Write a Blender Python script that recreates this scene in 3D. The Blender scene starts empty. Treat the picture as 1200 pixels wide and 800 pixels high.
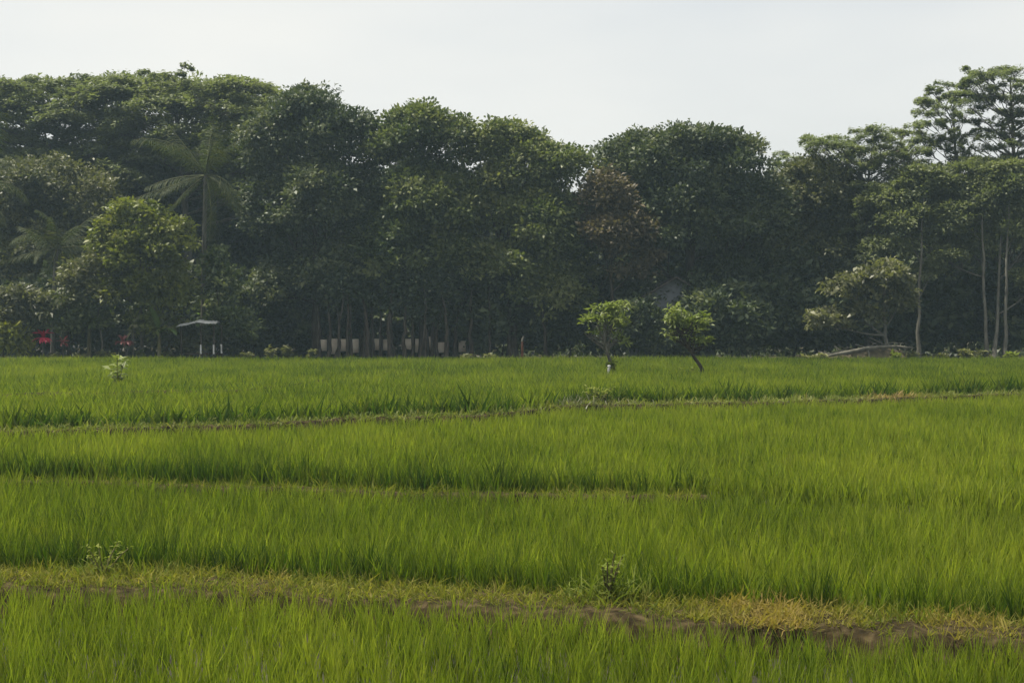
import bpy, math, random
import numpy as np
from mathutils import Vector, Matrix

sc = bpy.context.scene
COL = sc.collection
R = math.radians
rng = np.random.default_rng(11)

# ------------------------------------------------------------------ camera, sky, sun, exposure
F, CAMH, PITCH = 1800.0, 2.6, math.atan(25 / 1800.0)
cam_d = bpy.data.cameras.new("camera")
cam = bpy.data.objects.new("camera", cam_d)
COL.objects.link(cam)
cam.location = (0, 0, CAMH)
cam.rotation_euler = (math.pi / 2 - PITCH, 0, 0)
cam_d.sensor_width = 36.0
cam_d.lens = 36.0 * F / 1200.0
cam_d.clip_start = 0.1
cam_d.clip_end = 5000
sc.camera = cam

SUN_EL, SUN_AZ = R(67), R(-72)           # near noon, very high, from the left
world = bpy.data.worlds.new("World")
sc.world = world
world.use_nodes = True
nt = world.node_tree
bg = nt.nodes["Background"]
sky = nt.nodes.new("ShaderNodeTexSky")
sky.sky_type = 'NISHITA'
sky.sun_disc = False
sky.sun_elevation = SUN_EL
sky.sun_rotation = SUN_AZ
sky.altitude = 0
sky.air_density = 1.0
sky.dust_density = 4.0
sky.ozone_density = 1.0
# a thin veil of high cloud over the whole sky
tc = nt.nodes.new("ShaderNodeTexCoord")
mp = nt.nodes.new("ShaderNodeMapping"); mp.inputs['Scale'].default_value = (1.0, 1.0, 3.5)
nz = nt.nodes.new("ShaderNodeTexNoise"); nz.inputs['Scale'].default_value = 1.7; nz.inputs['Detail'].default_value = 4
rp = nt.nodes.new("ShaderNodeMapRange")
rp.inputs['From Min'].default_value = 0.3; rp.inputs['From Max'].default_value = 0.75
rp.inputs['To Min'].default_value = 0.45; rp.inputs['To Max'].default_value = 1.0
mx = nt.nodes.new("ShaderNodeMix"); mx.data_type = 'RGBA'
mx.inputs['B'].default_value = (6.0, 6.0, 5.75, 1)
nt.links.new(tc.outputs['Generated'], mp.inputs['Vector'])
nt.links.new(mp.outputs['Vector'], nz.inputs['Vector'])
nt.links.new(nz.outputs['Fac'], rp.inputs['Value'])
nt.links.new(rp.outputs['Result'], mx.inputs['Factor'])
nt.links.new(sky.outputs['Color'], mx.inputs['A'])
nt.links.new(mx.outputs['Result'], bg.inputs['Color'])
bg.inputs['Strength'].default_value = 0.1

sun_d = bpy.data.lights.new("sun", 'SUN')
sun = bpy.data.objects.new("sun", sun_d)
COL.objects.link(sun)
sv = Vector((math.sin(SUN_AZ) * math.cos(SUN_EL), math.cos(SUN_AZ) * math.cos(SUN_EL), math.sin(SUN_EL)))
sun.rotation_euler = sv.to_track_quat('Z', 'Y').to_euler()
sun.location = (0, 40, 60)
sun_d.energy = 5.0
sun_d.angle = R(0.5)
sun_d.color = (1.0, 0.94, 0.82)
sc.view_settings.view_transform = 'Standard'
sc.view_settings.look = 'None'
sc.view_settings.exposure = 0.60
sc.view_settings.gamma = 1.0
sc.cycles.max_bounces = 8
sc.cycles.transparent_max_bounces = 8
sc.cycles.diffuse_bounces = 4
sc.cycles.volume_bounces = 1
sc.cycles.volume_step_rate = 4.0

# ------------------------------------------------------------------ helpers
def W(px, py, d):
    """the point of the place seen at a pixel of the 1200 x 800 photograph, d metres away"""
    u, v = (px - 600) / F, (400 - py) / F
    dy = math.cos(PITCH) + v * math.sin(PITCH)
    dz = -math.sin(PITCH) + v * math.cos(PITCH)
    t = d / dy
    return np.array((u * t, d, CAMH + dz * t))

def X(px, d):
    return (px - 600) / F * d

GZ = 0.5                                   # level of the far field and of the wood's floor
def tag(o, label=None, cat=None, group=None, kind=None):
    if label: o['label'] = label
    if cat: o['category'] = cat
    if group: o['group'] = group
    if kind: o['kind'] = kind
    return o

def empty(name, loc):
    o = bpy.data.objects.new(name, None)
    o.empty_display_size = 0.3
    o.location = loc
    COL.objects.link(o)
    return o

def link(name, me, parent=None, loc=None):
    o = bpy.data.objects.new(name, me)
    COL.objects.link(o)
    if parent is not None: o.parent = parent
    if loc is not None: o.location = loc
    return o

def np_mesh(name, V, quads=None, tris=None, mats=(), smooth=False, tone=None):
    me = bpy.data.meshes.new(name)
    V = np.asarray(V, dtype=np.float32)
    me.vertices.add(len(V))
    me.vertices.foreach_set('co', V.ravel())
    q = np.zeros((0, 4), int) if quads is None else np.asarray(quads, int).reshape(-1, 4)
    t = np.zeros((0, 3), int) if tris is None else np.asarray(tris, int).reshape(-1, 3)
    loops = np.concatenate([q.ravel(), t.ravel()]).astype(np.int32)
    starts = np.concatenate([np.arange(len(q)) * 4, len(q) * 4 + np.arange(len(t)) * 3]).astype(np.int32)
    me.loops.add(len(loops))
    me.loops.foreach_set('vertex_index', loops)
    me.polygons.add(len(starts))
    me.polygons.foreach_set('loop_start', starts)
    if smooth:
        me.polygons.foreach_set('use_smooth', np.ones(len(starts), dtype=bool))
    for m in mats: me.materials.append(m)
    if tone is not None:
        a = me.attributes.new('tone', 'FLOAT', 'POINT')
        a.data.foreach_set('value', np.asarray(tone, dtype=np.float32))
    me.update(calc_edges=True)
    return me

def unit(a):
    return a / np.maximum(np.linalg.norm(a, axis=-1, keepdims=True), 1e-9)

def rand_dirs(r, n):
    return unit(r.normal(size=(n, 3)))

class Tubes:
    """tapered, bent limbs collected into one mesh"""
    def __init__(self): self.V, self.Q, self.n = [], [], 0
    def add(self, pts, rad, sides=7):
        pts = np.asarray(pts, float); rad = np.asarray(rad, float)
        k = len(pts)
        T = np.gradient(pts, axis=0); T = unit(T)
        ref = np.array((0.31, 0.95, 0.05)); ref = ref / np.linalg.norm(ref)
        A = unit(np.cross(T, ref)); B = np.cross(T, A)
        an = np.linspace(0, 2 * math.pi, sides, endpoint=False)
        ring = (np.cos(an)[None, :, None] * A[:, None, :] + np.sin(an)[None, :, None] * B[:, None, :]) * rad[:, None, None] + pts[:, None, :]
        self.V.append(ring.reshape(-1, 3))
        i = np.arange(k - 1)[:, None] * sides; j = np.arange(sides)[None, :]; jn = (j + 1) % sides
        self.Q.append(np.stack([i + j, i + jn, i + sides + jn, i + sides + j], -1).reshape(-1, 4) + self.n)
        self.n += k * sides
    def mesh(self, name, mat):
        return np_mesh(name, np.concatenate(self.V), quads=np.concatenate(self.Q), mats=(mat,), smooth=True)

def bez(a, b, c, n):
    t = np.linspace(0, 1, n)[:, None]
    return (1 - t) ** 2 * a + 2 * t * (1 - t) * b + t ** 2 * c

# ------------------------------------------------------------------ materials
def new_mat(name):
    m = bpy.data.materials.new(name); m.use_nodes = True
    n = m.node_tree; b = n.nodes['Principled BSDF']
    return m, n, b

def leaf_mat(name, dark, mid, light, transl=0.35, rough=0.45, spec=0.4, tcol=None, inst=False, tint=None):
    """leaves: colour runs dark > mid > light with the leaf's own tone; thin, so light comes through"""
    m, n, b = new_mat(name)
    at = n.nodes.new('ShaderNodeAttribute'); at.attribute_name = 'tone'
    src = at.outputs['Fac']
    if inst:
        at.attribute_type = 'GEOMETRY'
        a2 = n.nodes.new('ShaderNodeAttribute'); a2.attribute_name = 'itone'; a2.attribute_type = 'INSTANCER'
        ad = n.nodes.new('ShaderNodeMath'); ad.operation = 'ADD'
        n.links.new(at.outputs['Fac'], ad.inputs[0]); n.links.new(a2.outputs['Fac'], ad.inputs[1])
        src = ad.outputs[0]
    cr = n.nodes.new('ShaderNodeValToRGB')
    e = cr.color_ramp.elements
    e[0].position = 0.0; e[0].color = (*dark, 1)
    e[1].position = 1.0; e[1].color = (*light, 1)
    k = e.new(0.5); k.color = (*mid, 1)
    n.links.new(src, cr.inputs['Fac'])
    col = cr.outputs['Color']
    if inst and tint is not None:      # dry straw tint carried by each tuft
        a3 = n.nodes.new('ShaderNodeAttribute'); a3.attribute_name = 'idry'; a3.attribute_type = 'INSTANCER'
        mm = n.nodes.new('ShaderNodeMix'); mm.data_type = 'RGBA'
        mm.inputs['B'].default_value = (*tint, 1)
        n.links.new(a3.outputs['Fac'], mm.inputs['Factor']); n.links.new(col, mm.inputs['A'])
        col = mm.outputs['Result']
    n.links.new(col, b.inputs['Base Color'])
    b.inputs['Roughness'].default_value = rough
    b.inputs['Specular IOR Level'].default_value = spec
    tr = n.nodes.new('ShaderNodeBsdfTranslucent')
    hs = n.nodes.new('ShaderNodeMix'); hs.data_type = 'RGBA'; hs.blend_type = 'MULTIPLY'
    hs.inputs['Factor'].default_value = 1.0
    hs.inputs['B'].default_value = (*(tcol or (1.25, 1.35, 0.6)), 1)
    n.links.new(col, hs.inputs['A'])
    n.links.new(hs.outputs['Result'], tr.inputs['Color'])
    ms = n.nodes.new('ShaderNodeMixShader'); ms.inputs['Fac'].default_value = transl
    n.links.new(b.outputs[0], ms.inputs[1]); n.links.new(tr.outputs[0], ms.inputs[2])
    n.links.new(ms.outputs[0], n.nodes['Material Output'].inputs['Surface'])
    return m

def noise_mat(name, c0, c1, scale, rough=0.9, bump=0.3, c2=None, stretch=(1, 1, 1), detail=6, spec=0.05):
    m, n, b = new_mat(name)
    tc = n.nodes.new('ShaderNodeTexCoord'); mp = n.nodes.new('ShaderNodeMapping'); mp.inputs['Scale'].default_value = stretch
    nz = n.nodes.new('ShaderNodeTexNoise'); nz.inputs['Scale'].default_value = scale; nz.inputs['Detail'].default_value = detail
    n.links.new(tc.outputs['Object'], mp.inputs['Vector']); n.links.new(mp.outputs['Vector'], nz.inputs['Vector'])
    cr = n.nodes.new('ShaderNodeValToRGB'); e = cr.color_ramp.elements
    e[0].position = 0.32; e[0].color = (*c0, 1); e[1].position = 0.68; e[1].color = (*c1, 1)
    if c2 is not None:
        k = e.new(0.5); k.color = (*c2, 1)
    n.links.new(nz.outputs['Fac'], cr.inputs['Fac']); n.links.new(cr.outputs['Color'], b.inputs['Base Color'])
    bp = n.nodes.new('ShaderNodeBump'); bp.inputs['Strength'].default_value = bump; bp.inputs['Distance'].default_value = 0.05
    n.links.new(nz.outputs['Fac'], bp.inputs['Height']); n.links.new(bp.outputs['Normal'], b.inputs['Normal'])
    b.inputs['Roughness'].default_value = rough; b.inputs['Specular IOR Level'].default_value = spec
    return m

M = {}
M['albizia'] = leaf_mat('leaf_albizia', (0.09, 0.11, 0.06), (0.155, 0.178, 0.096), (0.225, 0.245, 0.135), 0.45, 0.55, 0.2)
M['dark'] = leaf_mat('leaf_dark_green', (0.032, 0.047, 0.023), (0.074, 0.094, 0.042), (0.155, 0.168, 0.078), 0.25, 0.5, 0.25)
M['green'] = leaf_mat('leaf_mid_green', (0.042, 0.064, 0.023), (0.104, 0.13, 0.043), (0.205, 0.218, 0.084), 0.3, 0.5, 0.25)
M['olive'] = leaf_mat('leaf_olive', (0.056, 0.066, 0.026), (0.098, 0.104, 0.042), (0.16, 0.16, 0.07), 0.27, 0.5, 0.3)
M['feather'] = leaf_mat('leaf_feathery_green', (0.075, 0.095, 0.044), (0.13, 0.15, 0.07), (0.19, 0.21, 0.1), 0.36, 0.55, 0.2)
M['yellow'] = leaf_mat('leaf_yellow_green', (0.07, 0.09, 0.016), (0.13, 0.15, 0.024), (0.2, 0.205, 0.032), 0.34, 0.5, 0.3)
M['pale'] = leaf_mat('leaf_pale_straw_green', (0.070, 0.075, 0.035), (0.130, 0.135, 0.060), (0.220, 0.215, 0.105), 0.32, 0.5, 0.4)
M['brown'] = leaf_mat('leaf_russet', (0.07, 0.058, 0.032), (0.118, 0.096, 0.054), (0.18, 0.145, 0.085), 0.27, 0.55, 0.25)
M['fresh'] = leaf_mat('leaf_fresh_green', (0.075, 0.105, 0.024), (0.13, 0.17, 0.04), (0.205, 0.24, 0.07), 0.38, 0.5, 0.25)
M['palm'] = leaf_mat('leaf_palm', (0.020, 0.030, 0.010), (0.042, 0.055, 0.017), (0.13, 0.135, 0.06), 0.25, 0.6, 0.1)
M['spear'] = leaf_mat('leaf_palm_young', (0.09, 0.12, 0.03), (0.12, 0.155, 0.035), (0.15, 0.19, 0.05), 0.35, 0.5, 0.25)
M['banana'] = leaf_mat('leaf_banana', (0.06, 0.10, 0.02), (0.09, 0.14, 0.03), (0.13, 0.18, 0.05), 0.35, 0.25, 0.6)
M['red'] = leaf_mat('leaf_crimson', (0.22, 0.012, 0.035), (0.42, 0.020, 0.06), (0.60, 0.05, 0.11), 0.35, 0.35, 0.5, tcol=(1.2, 0.8, 0.9))
M['dullred'] = leaf_mat('leaf_dull_red', (0.09, 0.025, 0.022), (0.17, 0.045, 0.045), (0.26, 0.09, 0.08), 0.3, 0.45, 0.4, tcol=(1.2, 0.8, 0.8))
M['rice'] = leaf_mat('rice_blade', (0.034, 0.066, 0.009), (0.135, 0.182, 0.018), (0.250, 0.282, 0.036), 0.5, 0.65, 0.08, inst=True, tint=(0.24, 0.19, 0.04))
M['bundgrass'] = leaf_mat('bund_grass_blade', (0.07, 0.105, 0.015), (0.145, 0.16, 0.025), (0.25, 0.23, 0.05), 0.42, 0.7, 0.1, inst=True, tint=(0.27, 0.20, 0.06))
M['palegrass'] = leaf_mat('pale_bund_grass_blade', (0.09, 0.125, 0.02), (0.15, 0.185, 0.04), (0.25, 0.26, 0.09), 0.4, 0.6, 0.15, inst=True, tint=(0.30, 0.20, 0.09))
M['weed'] = leaf_mat('weed_leaf', (0.075, 0.105, 0.015), (0.125, 0.16, 0.025), (0.195, 0.215, 0.05), 0.4, 0.7, 0.08)
M['darkweed'] = leaf_mat('dark_weed_leaf', (0.022, 0.048, 0.012), (0.038, 0.074, 0.018), (0.065, 0.11, 0.028), 0.35, 0.7, 0.08)
M['bark'] = noise_mat('bark_dark', (0.020, 0.016, 0.012), (0.075, 0.062, 0.048), 3.0, bump=0.6, stretch=(3, 3, 0.6))
M['palebark'] = noise_mat('bark_pale', (0.075, 0.070, 0.056), (0.17, 0.16, 0.13), 2.2, bump=0.3, stretch=(2, 2, 0.8))
M['greybark'] = noise_mat('bark_grey', (0.06, 0.056, 0.046), (0.15, 0.14, 0.115), 3.0, bump=0.4, stretch=(3, 3, 0.6))
M['redbark'] = noise_mat('bark_reddish', (0.07, 0.03, 0.02), (0.18, 0.08, 0.05), 4.0, bump=0.4, stretch=(3, 3, 0.6))
M['banstem'] = noise_mat('banana_stem', (0.07, 0.06, 0.03), (0.16, 0.15, 0.07), 4.0, bump=0.2, stretch=(4, 4, 0.6))
M['mud'] = noise_mat('paddy_mud', (0.020, 0.015, 0.008), (0.050, 0.040, 0.020), 1.7, rough=0.6, bump=0.5, c2=(0.030, 0.026, 0.012), spec=0.4)
M['litter'] = noise_mat('leaf_litter', (0.022, 0.018, 0.011), (0.070, 0.058, 0.034), 1.3, bump=0.8, c2=(0.035, 0.034, 0.018), detail=9)
M['soil'] = noise_mat('bund_soil', (0.014, 0.011, 0.005), (0.070, 0.052, 0.026), 9.0, bump=1.0, c2=(0.032, 0.024, 0.011), detail=8)
M['heap'] = noise_mat('heap_soil', (0.045, 0.038, 0.026), (0.16, 0.13, 0.085), 2.2, bump=0.9, c2=(0.085, 0.072, 0.045), detail=8)
M['wall'] = noise_mat('pale_render', (0.46, 0.38, 0.29), (0.68, 0.60, 0.48), 1.8, rough=0.85, bump=0.1)
M['white'] = noise_mat('white_paint', (0.32, 0.32, 0.30), (0.58, 0.58, 0.55), 5.0, rough=0.7, bump=0.05)
M['tin'] = noise_mat('weathered_sheet', (0.26, 0.26, 0.25), (0.46, 0.46, 0.44), 2.5, rough=0.5, bump=0.05, spec=0.3)
M['greywall'] = noise_mat('grey_render', (0.13, 0.14, 0.15), (0.22, 0.23, 0.24), 1.5, rough=0.9, bump=0.1)
M['rooftile'] = noise_mat('dark_roof_tile', (0.035, 0.030, 0.028), (0.09, 0.075, 0.065), 3.0, rough=0.85, bump=0.3)
M['darkwood'] = noise_mat('dark_wood', (0.03, 0.022, 0.016), (0.07, 0.052, 0.036), 4.0, bump=0.3)

# ------------------------------------------------------------------ leaves and crowns
def leaves_mesh(name, C, U, Nn, L, Wd, tone, mat, fold=0.12):
    """one four-cornered leaf per row: base, two sides, tip"""
    n = len(C)
    U = unit(U); S = unit(np.cross(Nn, U)); Nn = np.cross(U, S)
    L = L[:, None]; Wd = Wd[:, None]
    b = C - U * L * 0.5
    t = C + U * L * 0.5 - Nn * L * fold
    m = C - U * L * 0.05 + Nn * L * fold * 0.6
    V = np.empty((n, 4, 3)); V[:, 0] = b; V[:, 1] = m + S * Wd * 0.5; V[:, 2] = t; V[:, 3] = m - S * Wd * 0.5
    q = np.arange(n * 4).reshape(n, 4)
    return np_mesh(name, V.reshape(-1, 3), quads=q, mats=(mat,), tone=np.repeat(np.clip(tone, 0, 1), 4))

def bump_field(r):
    k = r.normal(size=(5, 3)) * np.array([0.9, 1.2, 1.6, 2.4, 3.2])[:, None]
    ph = r.uniform(0, 6.28, 5); am = np.array([0.34, 0.26, 0.2, 0.12, 0.08])
    return lambda P: (np.sin(P @ k.T + ph) * am).sum(-1)

def lobe_clumps(r, lobes, n, shell=0.8, rough=0.16, bough=0.95):
    """clump centres: boughs hang on the skin of a few overlapping masses, clumps sit on the boughs; returns points, outward ways, bough tones"""
    ar = np.array([(l[1][0] * l[1][1] + l[1][0] * l[1][2] + l[1][1] * l[1][2]) for l in lobes])
    LC = np.array([l[0] for l in lobes]); LA = np.array([l[1] for l in lobes])
    nb = int(np.clip(ar.sum() * 3.2 / bough ** 2, 12, 420))
    pick = r.choice(len(lobes), nb, p=ar / ar.sum())
    D = rand_dirs(r, nb); D[:, 2] = np.where(D[:, 2] < -0.35, -D[:, 2], D[:, 2])
    f = bump_field(r)
    k = np.where(r.uniform(size=nb) < shell, 0.82 - np.abs(r.normal(0, 0.12, nb)) + 0.10 * (r.uniform(size=nb) < 0.16), r.uniform(0.3, 0.8, nb))
    B = LC[pick] + D * LA[pick] * ((1 + rough * f(LC[pick] + D * LA[pick])) * k)[:, None]
    keep = np.ones(nb, bool)
    for i, l in enumerate(lobes):
        q = np.linalg.norm((B - l[0]) / np.array(l[1]), axis=1)
        keep &= ~((q < 0.55) & (pick != i) & (r.uniform(size=nb) < 0.75))
    B, D, pick = B[keep], unit(D / LA[pick])[keep], pick[keep]
    nb = len(B)
    lim = np.minimum(1.0, LA[pick].min(axis=1) / (bough * 1.25))
    br = bough * r.uniform(0.40, 1.25, nb) * lim
    bt = r.normal(0, 0.18, nb)
    w = br ** 2
    q = r.choice(nb, n, p=w / w.sum())
    d = rand_dirs(r, n); d[:, 2] = np.where((d[:, 2] < -0.2) & (r.uniform(size=n) < 0.8), -d[:, 2], d[:, 2])
    d = unit(d + 0.45 * D[q])
    P = B[q] + d * br[q][:, None] * np.array((1, 1, 0.62)) * (1 - np.abs(r.normal(0, 0.16, n)))[:, None]
    return P, unit(d * np.array((1, 1, 1.5))), bt[q]

def crown_from_clumps(name, r, P, D, per, spread, leaf, mat, up=0.5, droop=0.0, flat=0.75, tone_mu=0.45, tone_sd=0.16, bt=0.0):
    n = len(P)
    m = n * per
    c = np.repeat(P, per, 0); d = np.repeat(D, per, 0)
    o = np.clip(r.normal(size=(m, 3)), -1.7, 1.7) * np.array((spread, spread, spread * flat))
    C = c + o
    U = unit(o * 0.8 / spread + d * 0.6 + r.normal(size=(m, 3)) * 0.7 + np.array((0, 0, -droop)))
    Nn = unit(d * 0.45 + np.array((0, 0, up)) + r.normal(size=(m, 3)) * 0.55)
    s = np.exp(np.clip(r.normal(0, 0.25, m), -0.5, 0.4))
    tone = np.repeat(r.normal(tone_mu, tone_sd * 0.7, n) + bt, per) + r.normal(0, 0.12, m)
    return leaves_mesh(name, C, U, Nn, leaf[0] * s, leaf[1] * s, tone, mat)

def limb_tree(r, base, trunk_top, lobes, r0, mat, lean=0.3, n_sub=4):
    """trunk with limbs into every mass of the crown, all in the tree's own space"""
    tb = Tubes()
    top = np.asarray(trunk_top, float)
    H = top[2]
    mid = np.array((top[0] * 0.35 + r.normal(0, lean), top[1] * 0.35 + r.normal(0, lean), H * 0.5))
    pts = bez(np.array((0, 0, -0.3)), mid, top, 12)
    pts[1:-1, :2] += r.normal(0, 0.03, (10, 2))
    rad = r0 * (1 - 0.72 * np.linspace(0, 1, 12)); rad[0] *= 1.7; rad[1] *= 1.2
    tb.add(pts, rad, 8)
    for c, a in lobes:
        c = np.asarray(c); a = np.asarray(a)
        zs = np.clip(c[2] - a[2] * 0.9 - 0.35 * np.linalg.norm(c[:2]), H * 0.3, H * 0.96)
        i = int(np.argmin(np.abs(pts[:, 2] - zs)))
        s = pts[i]; rr = rad[i] * 0.62
        m = s * 0.45 + c * 0.55 + np.array((0, 0, -0.12 * np.linalg.norm(c - s)))
        L = bez(s, m, c, 8)
        tb.add(L, rr * (1 - 0.7 * np.linspace(0, 1, 8)), 6)
        for _ in range(n_sub):
            e = c + rand_dirs(r, 1)[0] * a * 0.85
            st = L[r.integers(3, 7)]
            q = (st + e) / 2 + np.array((0, 0, 0.15 * a[2]))
            tb.add(bez(st, q, e, 6), rr * 0.36 * (1 - 0.8 * np.linspace(0, 1, 6)), 4)
    return tb.mesh('trunk', mat)

def px_lobes(lst, D, bx):
    """masses given as (x, y, half width, half height in photo pixels, metres nearer/farther, depth) at distance D"""
    s = D / F; out = []
    for l in lst:
        x, y, rx, ry = l[:4]
        dd = l[4] if len(l) > 4 else 0.0
        dep = l[5] if len(l) > 5 else min(rx, ry * 1.3) * s
        c = W(x, y, D + dd); c -= (bx, D, GZ)
        out.append((c, np.array((rx * s, dep, ry * s))))
    return out

def broadleaf(name, label, cat, bpx, D, lst, mat='dark', leaf=(0.23, 0.13), clumps=1200, per=18, r0=0.22,
              bark='bark', top=None, seed=1, group=None, spread=0.30, up=0.5, droop=0.1, tone=0.45, trunk_only_top=None, flat=0.7, rough=0.20, n_sub=4, shell=0.8, sd=0.16, bough=0.95):
    r = np.random.default_rng(seed)
    bx = X(bpx, D)
    root = empty(name, (bx, D, GZ)); tag(root, label, cat, group)
    lobes = px_lobes(lst, D, bx)
    zt = max(c[2] for c, a in lobes)
    ci = max(lobes, key=lambda q: q[0][2])[0]
    tt = np.array((ci[0] * 0.8, ci[1] * 0.8, zt)) if top is None else top
    link('trunk', limb_tree(r, None, tt, lobes, r0, M[bark], n_sub=n_sub), root)
    P, Dn, bt = lobe_clumps(r, lobes, clumps, shell=shell, rough=rough, bough=bough)
    link('crown', crown_from_clumps('crown', r, P, Dn, per, spread, leaf, M[mat], up=up, droop=droop, tone_mu=tone, flat=flat, tone_sd=sd, bt=bt), root)
    return root

def plate_crown(r, plates, mat, leaf=(0.17, 0.075), dens=150, tone=0.45, name='crown', thick=0.085):
    """flat feathery tiers: each plate is a ragged star of sprays of fine leaves"""
    Cs, Us, Ns, ts = [], [], [], []
    for (c, rad) in plates:
        k = max(4, int(6 * rad))
        az = r.uniform(0, 6.28, k)
        tone_p = r.normal(tone, 0.13)
        tilt = r.normal(0, 0.14, 2)
        for a in az:
            m = int(dens * rad / k * r.uniform(0.7, 1.3) * 3.4)
            ln = rad * r.uniform(0.55, 1.15)
            t = np.sqrt(r.uniform(0.02, 1, m))
            side = r.normal(0, 0.20 * rad, m) * (0.4 + 0.8 * np.sin(t * math.pi))
            e = np.array((math.cos(a), math.sin(a)))
            s2 = np.array((-e[1], e[0]))
            xy = e[None] * (t * ln)[:, None] + s2[None] * side[:, None]
            z = r.normal(0, thick, m) * (0.6 + 0.4 * rad) - 0.20 * (t * ln) ** 2 / max(rad, .3) + xy @ tilt
            Cs.append(np.concatenate([xy, z[:, None]], 1) + c)
            Us.append(np.concatenate([e[None] + r.normal(0, 0.7, (m, 2)), r.normal(-0.1, 0.3, (m, 1))], 1))
            Ns.append(np.concatenate([r.normal(0, 0.35, (m, 2)), np.ones((m, 1))], 1))
            ts.append(np.full(m, tone_p) + r.normal(0, 0.12, m))
    C = np.concatenate(Cs); U = np.concatenate(Us); N = np.concatenate(Ns); t = np.concatenate(ts)
    s = np.exp(r.normal(0, 0.25, len(C)))
    return leaves_mesh(name, C, U, N, leaf[0] * s, leaf[1] * s, t, mat, fold=0.06)

def tier_tree(name, label, cat, bpx, D, stem, plates, mat='albizia', r0=0.2, bark='palebark', seed=1, group=None, leaf=(0.17, 0.065), dens=165, tone=0.45, fork=0.55, limb_r=0.5, grow=1.6):
    """slender tree with flat tiers; stem = photo pixels of the trunk from ground to top, plates = (x, y, radius px, depth m)"""
    r = np.random.default_rng(seed)
    bx = X(bpx, D); s = D / F
    root = empty(name, (bx, D, GZ)); tag(root, label, cat, group)
    tb = Tubes()
    sp = [np.array((0, 0, -0.3))]
    for (x, y) in stem:
        c = W(x, y, D) - (bx, D, GZ); c[1] = r.normal(0, 0.15); sp.append(c)
    sp = np.array(sp)
    tt = np.linspace(0, 1, len(sp)); ti = np.linspace(0, 1, 22)
    pts = np.stack([np.interp(ti, tt, sp[:, k]) for k in range(3)], 1)
    pts[1:-1] = (pts[:-2] + pts[1:-1] * 2 + pts[2:]) / 4
    rad = r0 * (1 - 0.78 * ti); rad[0] *= 1.5
    tb.add(pts, rad, 8)
    out = []
    for p in plates:
        x, y, rp = p[:3]; dd = p[3] if len(p) > 3 else r.uniform(-1.5, 1.5)
        c = W(x, y, D + dd) - (bx, D, GZ)
        out.append((c, rp * s * grow))
        h = np.linalg.norm(c[:2] - np.array((np.interp(c[2], pts[:, 2], pts[:, 0]), 0)))
        zs = np.clip(c[2] - 0.35 - fork * h, pts[2, 2], pts[-1, 2])
        i = int(np.argmin(np.abs(pts[:, 2] - zs))); q = pts[i]
        mid = q * 0.4 + c * 0.6 + np.array((0, 0, -0.10 * h))
        L = bez(q, mid, c + np.array((0, 0, -0.05)), 8)
        L[2:-1] += r.normal(0, 0.04, (5, 3))
        tb.add(L, max(rad[i] * limb_r, 0.02) * (1 - 0.75 * np.linspace(0, 1, 8)), 5)
        for _ in range(4):
            a = r.uniform(0, 6.28); e = c + np.array((math.cos(a), math.sin(a), 0)) * rp * s * 0.8
            tb.add(bez(L[5], (L[6] + e) / 2, e, 4), np.array((0.022, 0.017, 0.012, 0.006)), 3)
    link('trunk', tb.mesh('trunk', M[bark]), root)
    link('crown', plate_crown(r, out, M[mat], leaf=leaf, dens=dens, tone=tone), root)
    return root

# ------------------------------------------------------------------ ground, floor and bunds
def grid_sheet(name, xs, ys, zf, mat):
    gx, gy = np.meshgrid(xs, ys)
    V = np.stack([gx, gy, zf(gx, gy)], -1).reshape(-1, 3)
    nx, ny = len(xs), len(ys)
    i = np.arange(ny - 1)[:, None] * nx + np.arange(nx - 1)[None]
    q = np.stack([i, i + 1, i + nx + 1, i + nx], -1).reshape(-1, 4)
    return np_mesh(name, V, quads=q, mats=(mat,), smooth=True)

xs = np.concatenate([[-700, -300, -120], np.linspace(-60, 60, 101), [120, 300, 700]])
ys = np.concatenate([[-200, -40, -10, 0], np.linspace(4, 50, 260), np.linspace(51, 74, 24), [90, 130, 200, 400, 900]])
def path(pxs, z):
    """bund centre line from photo pixels on its top, carried on straight past the frame"""
    P = []
    for x, y in pxs:
        d = (CAMH - z) * F / (y - 375.0)
        P.append((X(x, d), d))
    P = np.array(P); P = P[np.argsort(P[:, 0])]
    a = P[0] + (P[0] - P[1]) / np.linalg.norm(P[0] - P[1]) * 25
    b = P[-1] + (P[-1] - P[-2]) / np.linalg.norm(P[-1] - P[-2]) * 25
    return np.concatenate([[a], P, [b]])
Z1, Z2, Z3, Z4 = 0.25, 0.36, 0.60, 0.74       # bund tops; the fields climb in low steps: 0, 0.10, 0.24, 0.50
B1 = path([(0, 676), (200, 680), (400, 692), (560, 700), (700, 709), (850, 718), (1000, 727), (1200, 739)], Z1)
B2 = path([(0, 562), (120, 565), (330, 571), (480, 577), (640, 579), (800, 580), (1000, 590), (1200, 600)], Z2)
B3 = path([(0, 505), (100, 502), (280, 497), (400, 490), (500, 487), (565, 486), (620, 480), (660, 474), (760, 473), (900, 470), (1000, 467), (1200, 460)], Z3)
B4 = path([(0, 462), (150, 459), (280, 457), (345, 452), (400, 440), (470, 433), (530, 431)], Z4)
def bund_y(P, x):
    return np.interp(x, P[:, 0], P[:, 1])
HW = {'b1': 0.52, 'b2': 0.22, 'b3': 0.36, 'b4': 0.3}
def field_z(x, y):
    st = lambda P, w: np.clip((y - bund_y(P, x)) / w + 0.5, 0, 1)
    return 0.10 * st(B1, .4) + 0.14 * st(B2, .3) + 0.26 * st(B3, .4)
def ground_z(x, y):
    z = field_z(x, y) + np.where((np.abs(x) < 61) & (y < 74), 0.018 * np.sin(2.1 * x + 0.7 * y) * np.sin(1.7 * y - 0.4 * x), 0.0)
    return z
g = link('ground', grid_sheet('ground', xs, ys, ground_z, M['mud']))
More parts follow.
